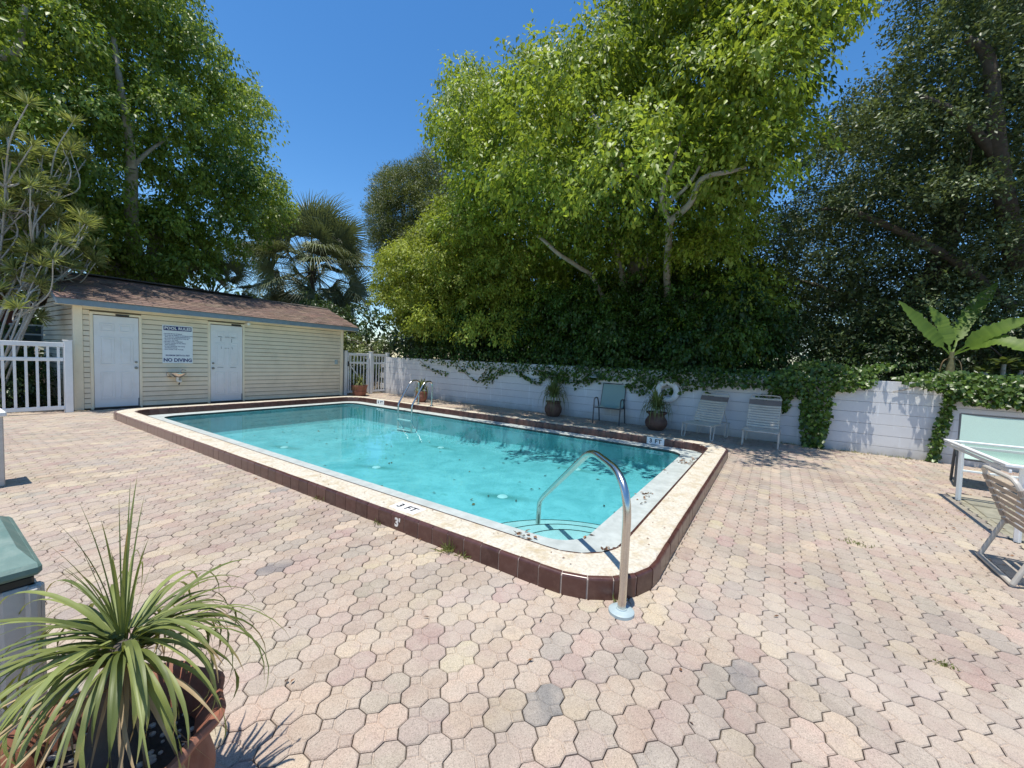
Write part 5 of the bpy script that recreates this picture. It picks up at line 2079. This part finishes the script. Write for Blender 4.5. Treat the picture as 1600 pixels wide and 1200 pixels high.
mb.tube(smooth_path([(fc[0], fc[1], 0.30), (fc[0], fc[1], 0.36), (fc[0] + 0.005, fc[1], 0.46), crown_p - (0, 0, 0.05), crown_p - (0, 0, 0.005)], 4), np.interp(np.linspace(0, 1, 17), [0, 0.15, 0.4, 0.8, 1], [0.08, 0.07, 0.045, 0.036, 0.02]), 16)
mb.build('trunk', M['bark_dark'], fp, smooth=80)


def strap(p0, an, el, L, w, curl, tint, mat, name, parent, side=0.0, n=12):
    s = np.linspace(0, 1, n)
    ang = el - curl * s ** 1.35
    d = np.array([math.cos(an), math.sin(an), 0])
    sd0 = np.array([-math.sin(an), math.cos(an), 0])
    step = L / (n - 1)
    P = [np.asarray(p0, float)]
    for i in range(1, n):
        P.append(P[-1] + (d * math.cos(ang[i]) + np.array([0, 0, 1]) * math.sin(ang[i])) * step + sd0 * side * s[i] * step)
    P = np.array(P)
    k = np.interp(s, [0, 0.08, 0.3, 0.65, 0.9, 1], [0.8, 1, 1, 0.75, 0.3, 0.05])
    return strip_leaf(P, w * k * 0.5, mat, name, parent, (-math.sin(an) * 0 + d[0] * 0.001, 0.001, 1) if abs(el) < 1.3 else (d[0], d[1], 0.4), 0.35, tint, 0, rngP)


nL = 0
for k in range(125):
    u = rngP.uniform(0, 1)
    an = k * 2.399 + rngP.normal(0, 0.2)
    el = math.radians(rngP.uniform(5, 54))
    L = rngP.uniform(0.27, 0.45) if k % 9 else rngP.uniform(0.45, 0.66)
    curl = math.radians(rngP.uniform(100, 160)) * (0.65 + 0.35 * math.cos(el))
    strap(crown_p + (0.03 * math.cos(an), 0.03 * math.sin(an), rngP.uniform(-0.05, 0.03)), an, el, L, rngP.uniform(0.010, 0.019) if k % 9 else rngP.uniform(0.006, 0.010), curl,
          (np.clip(rngP.normal(0.45, 0.18), 0, 1), rngP.normal(1, 0.1)), M['strap_leaf'], 'leaf', fp, rngP.normal(0, 0.2))
for k in range(20):
    an = rngP.uniform(0, 2 * PI)
    el = math.radians(rngP.uniform(70, 86))
    strap(crown_p + (0.012 * math.cos(an), 0.012 * math.sin(an), 0.03), an, el, rngP.uniform(0.24, 0.43), rngP.uniform(0.004, 0.008), math.radians(rngP.uniform(4, 30)),
          (np.clip(rngP.normal(0.35, 0.15), 0, 1), rngP.normal(0.95, 0.1)), M['strap_leaf'], 'leaf', fp, rngP.normal(0, 0.1))
for k in range(46):
    an = rngP.uniform(0, 2 * PI)
    el = math.radians(rngP.uniform(-60, 10))
    strap(crown_p + (0.035 * math.cos(an), 0.035 * math.sin(an), rngP.uniform(-0.1, -0.02)), an, el, rngP.uniform(0.3, 0.5), rngP.uniform(0.006, 0.012), math.radians(rngP.uniform(30, 70)),
          (np.clip(rngP.normal(0.5, 0.25), 0, 1), rngP.normal(1, 0.1)), M['dry_leaf'], 'dry_leaf', fp, rngP.normal(0, 0.3))

# ------------------------------------------------------------------ storage bin and pedestal at the left
bx, by = 0.215, 1.86
binn = thing('storage_bin', 'grey-beige storage bin with a faded green hipped lid at the left edge', 'storage bin', (bx - 0.3, by + 0.25, 0))
mb = MB()
mb.obox((bx - 0.30, by + 0.28, 0.37), (0.285, 0, 0), (0, 0.265, 0), (0, 0, 0.365), 0.012)
for dx in (-0.275, 0.275):
    mb.box((bx - 0.30 + dx, by + 0.008, 0.36), (0.09, 0.03, 0.70), 0, 0.008)
for dy in (0.025, 0.535):
    mb.box((bx - 0.006, by + dy, 0.36), (0.03, 0.10, 0.70), 0, 0.008)
for z in (0.18, 0.36, 0.54):
    mb.box((bx - 0.30, by + 0.012, z), (0.46, 0.012, 0.012), 0, 0.003)
mb.build('body', M['bin_body'], binn)
mb = MB()
mb.box((bx - 0.30, by + 0.28, 0.725), (0.60, 0.56, 0.03), 0, 0.006)
mb.build('seal', M['dark_metal'], binn)
mb = MB()
cx, cy = bx - 0.30, by + 0.28
mb.obox((cx, cy, 0.760), (0.315, 0, 0), (0, 0.30, 0), (0, 0, 0.018), 0.010)
lo = [(cx + sx * 0.305, cy + sy * 0.285, 0.777) for sx, sy in ((-1, -1), (1, -1), (1, 1), (-1, 1))]
hi = [(cx + sx * 0.275, cy + sy * 0.20, 0.812) for sx, sy in ((-1, -1), (1, -1), (1, 1), (-1, 1))]
mb.add(lo + hi, [(0, 1, 5, 4), (1, 2, 6, 5), (2, 3, 7, 6), (3, 0, 4, 7), (4, 5, 6, 7)])
mb.build('lid', M['bin_lid'], binn)

pd = thing('pedestal', 'square beige pedestal with a white cap at the left edge of the deck', 'pedestal', (0.36, 6.44, 0))
mb = MB()
mb.box((0.36, 6.44, 0.35), (0.40, 0.30, 0.70), 0, 0.008)
mb.build('body', M['bin_body'], pd)
mb = MB()
mb.box((0.36, 6.44, 0.72), (0.44, 0.36, 0.05), 0, 0.01)
mb.box((0.36, 6.44, 0.755), (0.36, 0.26, 0.03), 0, 0.01)
mb.build('cap', M['white_plastic'], pd)

# ------------------------------------------------------------------ furniture
def lounger(label, x, y, rz):
    """Strap chaise: local x from the foot towards the head, y across."""
    t = thing('strap_lounger', label, 'lounger', (x, y, 0), rz, 'strap loungers in front of the block wall')
    W = 0.285
    zs = 0.305
    hx, tx, tz = 0.52, 0.90, 0.90
    mb = MB()
    mb.tube(fillet([(1.0, -W, zs), (0.02, -W, zs), (0.02, W, zs), (1.0, W, zs)], 0.06), 0.0125, 8)
    mb.tube([(1.0, -W, zs), (1.0, W, zs)], 0.011, 8)
    mb.tube([(hx, -W, zs), (hx, W, zs)], 0.011, 8)
    mb.build('seat_frame', M['beige_frame'], t, local=True)
    mb = MB()
    mb.tube(fillet([(hx, -W + 0.025, zs), (tx + 0.03, -W + 0.025, tz + 0.05), (tx + 0.03, W - 0.025, tz + 0.05), (hx, W - 0.025, zs)], 0.07), 0.012, 8)
    for s in (-1, 1):
        mb.tube([(hx + 0.2, s * (W - 0.03), zs + 0.315), (0.88, s * (W - 0.01), zs)], 0.008, 6)
    mb.build('back_frame', M['beige_frame'], t, local=True)
    for x0 in (0.0, 0.74):
        for s in (-1, 1):
            mb = MB()
            mb.tube(fillet([(x0 + 0.04, s * W, zs - 0.005), (x0 + 0.03, s * (W + 0.005), 0.012), (x0 + 0.16, s * (W + 0.005), 0.012), (x0 + 0.24, s * W, zs - 0.005)], 0.035), 0.0125, 8)
            mb.build('leg', M['beige_frame'], t, local=True)

    def strap_mesh(wd):
        m = MB()
        n = 8
        for i in range(n):
            a, b = -1 + 2 * i / n, -1 + 2 * (i + 1) / n
            za, zb = -0.012 * (1 - a * a), -0.012 * (1 - b * b)
            m.obox((0, (a + b) / 2 * (W + 0.014), (za + zb) / 2 + 0.014), (wd / 2, 0, 0), (0, (b - a) / 2 * (W + 0.014), (zb - za) / 2), (0, 0, 0.002))
        for s in (-1, 1):
            m.box((0, s * (W + 0.014), 0.0), (wd, 0.004, 0.032), 0, 0)
        return m.mesh('strap', None, smooth=40)
    sm = strap_mesh(0.037)
    sm.materials.append(M['strap_beige'])
    sb = strap_mesh(0.043)
    sb.materials.append(M['strap_brown'])
    for k in range(8):
        o = link('strap', sm, None, t)
        o.location = (0.055 + k * 0.06, 0, zs)
    d = np.array([tx - hx, tz - zs])
    L = np.linalg.norm(d)
    an = math.atan2(d[1], d[0])
    nb_ = 12
    for k in range(nb_):
        s = 0.05 + k * 0.057
        o = link('strap', sb if k in (9, 10) else sm, None, t)
        o.location = (hx + d[0] / L * s, 0, zs + d[1] / L * s)
        o.rotation_euler = (0, -an, 0)
        o.scale = (1.3 if k in (9, 10) else 1, 0.93, 1)
    return t


lounger('strap lounger turned aslant beside the clay pot and life ring', 8.86, 1.30, math.radians(-15))
lounger('strap lounger dappled with sun beside the hanging ivy', 8.83, 0.18, math.radians(-2))


def sling_chair(label, x, y, rz, W=0.29, mat='sling', group=None):
    """Stacking sling chair: faces local -x."""
    t = thing('sling_chair', label, 'chair', (x, y, 0), rz, group)
    zs = 0.40
    for s in (-1, 1):
        mb = MB()
        y_ = s * (W + 0.035)
        mb.tube(fillet([(-0.24, y_, 0.0), (-0.20, y_, 0.60), (0.04, y_, 0.62), (0.17, y_, 0.42), (0.27, y_, 0.0)], [0.06, 0.08, 0.1], 6), 0.016, 8)
        mb.build('side_frame', M['frame_grey'], t, local=True)
    mb = MB()
    for s in (-1, 1):
        mb.tube(fillet([(-0.24, s * W, zs - 0.01), (0.20, s * W, zs - 0.03), (0.36, s * W, 0.96)], 0.07), 0.013, 8)
    mb.tube([(0.36, -W, 0.96), (0.36, W, 0.96)], 0.013, 8)
    mb.tube([(-0.24, -W - 0.03, zs - 0.01), (-0.24, W + 0.03, zs - 0.01)], 0.013, 8)
    mb.tube([(0.19, -W - 0.03, zs - 0.03), (0.19, W + 0.03, zs - 0.03)], 0.013, 8)
    mb.build('seat_frame', M['frame_grey'], t, local=True)
    mb = MB()
    p = fillet([(-0.235, 0, zs + 0.004), (0.19, 0, zs - 0.018), (0.35, 0, 0.955)], 0.10, 8)
    vs, fs = [], []
    for q in p:
        for j, s in enumerate((-1, -0.5, 0, 0.5, 1)):
            sag = 0.014 * (1 - s * s)
            vs.append((q[0] + sag * 0.5, s * (W - 0.004), q[2] - sag))
    for i in range(len(p) - 1):
        for j in range(4):
            a = i * 5 + j
            fs.append((a, a + 1, a + 6, a + 5))
    mb.add(vs, fs)
    mb.build('sling', M[mat], t, local=True, smooth=80)
    return t


sling_chair('faded green sling chair alone against the block wall under the dome lamp', 9.60, 3.38, math.radians(3))
sling_chair('green sling chair with sunlight in its paler cloth, tucked behind the white-framed table', 7.98, -2.55, math.radians(-10), 0.36, 'sling_sunlit')

# patio table
tb = thing('patio_table', 'white-framed glass patio table at the right edge of the deck', 'table', (6.3, -2.35, 0))
X0, X1, Y0, Y1, ZT = 5.45, 7.06, -2.85, -1.80, 0.70
mb = MB()
mb.bar((X0, Y1, ZT), (X1, Y1, ZT), 0.045, 0.03, 0.006)
mb.bar((X0, Y0, ZT), (X1, Y0, ZT), 0.045, 0.03, 0.006)
mb.bar((X0 + 0.024, Y0, ZT - 0.001), (X0 + 0.024, Y1, ZT - 0.001), 0.045, 0.029, 0.006)
mb.bar((X1 - 0.024, Y0, ZT - 0.001), (X1 - 0.024, Y1, ZT - 0.001), 0.045, 0.029, 0.006)
mb.bar((X0, Y1 - 0.012, ZT - 0.05), (X1, Y1 - 0.012, ZT - 0.05), 0.02, 0.03, 0.004)
mb.bar((X1 - 0.09, Y0, ZT - 0.05), (X1 - 0.09, Y1, ZT - 0.05), 0.02, 0.03, 0.004)
mb.build('top_frame', M['white_frame'], tb)
mb = MB()
mb.box(((X0 + X1) / 2, (Y0 + Y1) / 2, ZT + 0.004), (X1 - X0 - 0.05, Y1 - Y0 - 0.05, 0.006))
mb.build('glass_top', M['glass'], tb, smooth=0)
for x in (X0 + 0.12, X1 - 0.05):
    for y in (Y0 + 0.12, Y1 - 0.14):
        mb = MB()
        mb.bar((x, y, -0.01), (x - 0.02, y + 0.02, ZT - 0.02), 0.04, 0.04, 0.006)
        mb.build('leg', M['white_frame'], tb)
mb = MB()
mb.bar((X1 - 0.06, Y1 - 0.14, 0.36), (X1 - 0.06, Y0 + 0.12, 0.36), 0.025, 0.025, 0.005)
mb.build('stretcher', M['white_frame'], tb)

# strap patio chair, seen from behind
sc = thing('strap_chair', 'low taupe strap chair with its back to the pool at the right edge', 'chair', (4.58, -1.75, 0))
XA, XB = 4.30, 4.86
hz = 0.36
mb = MB()
for x in (XA, XB):
    for a, b in (((x, -1.62, hz), (x, -1.50, 0.02)), ((x, -2.12, hz + 0.03), (x, -2.26, 0.02))):
        mb = MB()
        mb.tube([a, b], 0.0165, 10)
        mb.build('leg', M['beige_frame'], sc)
for y in (-1.50, -2.26):
    mb = MB()
    mb.tube([(XA, y, 0.018), (XB, y, 0.018)], 0.0165, 10)
    mb.build('runner', M['beige_frame'], sc)
mb = MB()
mb.tube(fillet([(XA, -1.63, hz - 0.04), (XA, -1.46, 0.76), (XB, -1.46, 0.76), (XB, -1.63, hz - 0.04)], 0.08), 0.017, 10)
mb.build('back_frame', M['beige_frame'], sc)
mb = MB()
mb.tube(fillet([(XA, -1.60, hz), (XA, -2.14, hz + 0.03), (XB, -2.14, hz + 0.03), (XB, -1.60, hz)], 0.04), 0.0165, 10)
mb.build('seat_frame', M['beige_frame'], sc)
for x in (XA, XB):
    mb = MB()
    mb.tube(fillet([(x, -1.54, 0.56), (x, -1.62, 0.60), (x, -2.10, 0.58), (x, -2.14, hz + 0.03)], 0.06), 0.0165, 10)
    mb.build('armrest', M['beige_frame'], sc)
wv = MB()
wv.box(((XA + XB) / 2, 0, 0.0), (XB - XA + 0.046, 0.005, 0.043), 0, 0.002)
for x in (XA, XB):
    wv.tube([(x, 0, -0.0215), (x, 0, 0.0215)], 0.022, 10)
me = wv.mesh('strap', M['strap_taupe'])
d = np.array([0, 0.17, 0.44])
for k in range(7):
    t_ = 0.06 + 0.125 * k
    o = link('strap', me, None, sc)
    o.location = (-4.58, -1.63 + d[1] * t_ + 1.75, hz - 0.04 + d[2] * t_)
    o.rotation_euler = (-math.atan2(d[1], d[2]), 0, 0)
for k in range(8):
    o = link('strap', me, None, sc)
    o.location = (-4.58, -1.67 - 0.06 * k + 1.75, hz + 0.003 * k)
    o.rotation_euler = (-PI / 2, 0, 0)

# ------------------------------------------------------------------ litter, weeds
def litter(name, label, pts, L, W, mat, seed, z):
    rng = np.random.default_rng(seed)
    P = np.array(pts, float)
    n = len(P)
    P = np.concatenate([P, np.full((n, 1), z) + rng.uniform(0.001, 0.012, (n, 1))], 1) if P.shape[1] == 2 else P
    A = unit(np.concatenate([rng.normal(0, 1, (n, 2)), rng.normal(0, 0.12, (n, 1))], 1))
    N = unit(rng.normal(0, 0.3, (n, 3)) + (0, 0, 1))
    V, F = leaf_arrays(P, A, N, L * rng.uniform(0.6, 1.3, n), W * rng.uniform(0.6, 1.3, n), 0.25)
    age = rng.uniform(0, 1, n)
    tag(link(name, np_mesh(name, V, F, mat, np.repeat(np.stack([age, rng.normal(1, 0.15, n), age * 0], 1), 4, 0)), None), label, 'leaf litter', kind='stuff')


rl = np.random.default_rng(41)
pts = []
for px, py, n, s in ((1072, 722, 34, 0.09), (1085, 718, 16, 0.08), (1040, 735, 8, 0.1), (1005, 772, 12, 0.06), (1003, 782, 4, 0.05), (812, 833, 8, 0.035), (823, 838, 5, 0.03), (882, 843, 7, 0.03), (952, 859, 14, 0.03), (920, 833, 5, 0.04), (1000, 830, 2, 0.05)):
    c = at(px, py, Z=0.02)
    for _ in range(n):
        pts.append((c[0] + rl.normal(0, s), c[1] + rl.normal(0, s * 0.7)))
pts = [p for p in pts if IX0 + 0.02 < p[0] < IX1 - 0.02 and IY0 + 0.02 < p[1] < GY0 + 0.02 or (p[0] < GX0 and p[0] > IX0 + 0.02)]
litter('gutter_leaves', 'brown fallen leaves lying in the pool gutter', pts, 0.05, 0.022, M['litter'], 1, 0.016)
pts = []
for _ in range(700):
    y = rl.uniform(-5, 12)
    pts.append((wall_x(y) - 0.05 - abs(rl.normal(0, 0.55)), y))
for _ in range(330):
    pts.append((rl.uniform(4.5, 9.6), rl.uniform(-5, 0.4)))
for _ in range(140):
    pts.append((rl.uniform(-0.5, 4), rl.uniform(-1.5, 11.5)))
pts = [p for p in pts if not (PX0 - 0.03 < p[0] < PX1 + 0.03 and PY0 - 0.03 < p[1] < PY1 + 0.03)]
litter('deck_leaves', 'small dry leaves scattered over the paved deck', pts, 0.034, 0.015, M['litter'], 2, 0.002)
pts = []
for _ in range(85):
    pts.append((rl.uniform(GX0 + 0.15, GX1 - 0.15), rl.uniform(GY0 + 0.3, GY1 - 0.3)))
pts = [(p[0], p[1], floor_z(p[1]) + 0.012) for p in pts]
litter('sunken_leaves', 'dark leaves sunk on the pool floor', pts, 0.075, 0.03, M['litter'], 3, 0)
pts = []
for _ in range(60):
    y = rl.uniform(1, 10.5)
    pts.append((rl.uniform(2.3, 2.5), y, ZC + 0.006))
for _ in range(90):
    pts.append((rl.uniform(7.66, 7.9), rl.uniform(0.7, 10.8), ZC + 0.006))
for _ in range(20):
    pts.append((rl.uniform(2.7, 7.5), rl.uniform(0.63, 0.85), ZC + 0.006))
litter('coping_leaves', 'tiny dry leaf bits on the cream coping', pts, 0.02, 0.009, M['litter'], 4, 0)


def weeds(label, x, y, n, h, spread, seed):
    rng = np.random.default_rng(seed)
    P = np.stack([x + rng.normal(0, spread[0], n), y + rng.normal(0, spread[1], n), np.full(n, -0.005)], 1)
    A = unit(np.stack([rng.normal(0, 0.5, n), rng.normal(0, 0.5, n), rng.uniform(0.4, 1.2, n)], 1))
    N = rng.normal(0, 1, (n, 3))
    V, F = leaf_arrays(P, A, N, h * rng.uniform(0.5, 1.2, n), np.full(n, 0.007), 0.1, 0.15)
    age = np.clip(rng.normal(0.5, 0.25, n), 0, 1)
    b = np.array([x, y, 0])
    o = link('weed_tuft', np_mesh('weed_tuft', V - b, F, M['grass'], np.repeat(np.stack([age, rng.normal(1, 0.15, n), age * 0], 1), 4, 0)), None)
    o.location = (x, y, 0)
    tag(o, label, 'weed', 'weeds growing in the paver joints')


c = at(703, 862, Z=0)
weeds('grassy weed tuft at the foot of the brown tiles midway along the near side', PX0 - 0.02, c[1], 46, 0.13, (0.015, 0.03), 1)
c = at(726, 871, Z=0)
weeds('thin weed against the brown tiles just right of the larger tuft', PX0 - 0.015, c[1], 22, 0.09, (0.012, 0.025), 2)
c = at(965, 938, Z=0)
weeds('wispy weed behind the handrail flange', c[0], c[1], 16, 0.10, (0.02, 0.02), 3)
c = at(1340, 850, Z=0)
weeds('flat green weed in the paver joint in the middle of the right deck', c[0], c[1], 70, 0.04, (0.03, 0.06), 4)
c = at(1474, 1038, Z=0)
weeds('green weed patch between pavers near the lower right', c[0], c[1], 60, 0.03, (0.015, 0.03), 5)
c = at(510, 778, Z=0)
weeds('small weed by the brown tiles towards the shed', PX0 - 0.02, c[1], 18, 0.07, (0.012, 0.05), 6)
c = at(587, 818, Z=0)
weeds('low weed by the brown tiles just left of the depth number', PX0 - 0.02, c[1], 16, 0.05, (0.012, 0.03), 7)
for i, (px, py, lab) in enumerate(((1330, 706, 'green weeds along the wall foot between the two ivy trails'), (1405, 712, 'sparse weeds along the wall foot left of the ivy trail behind the table'), (1230, 697, 'weeds at the wall foot by the right lounger'))):
    y = at(px, py, Z=0)[1]
    weeds(lab, wall_x(y) - 0.08, y, 60, 0.07, (0.05, 0.16), 10 + i)
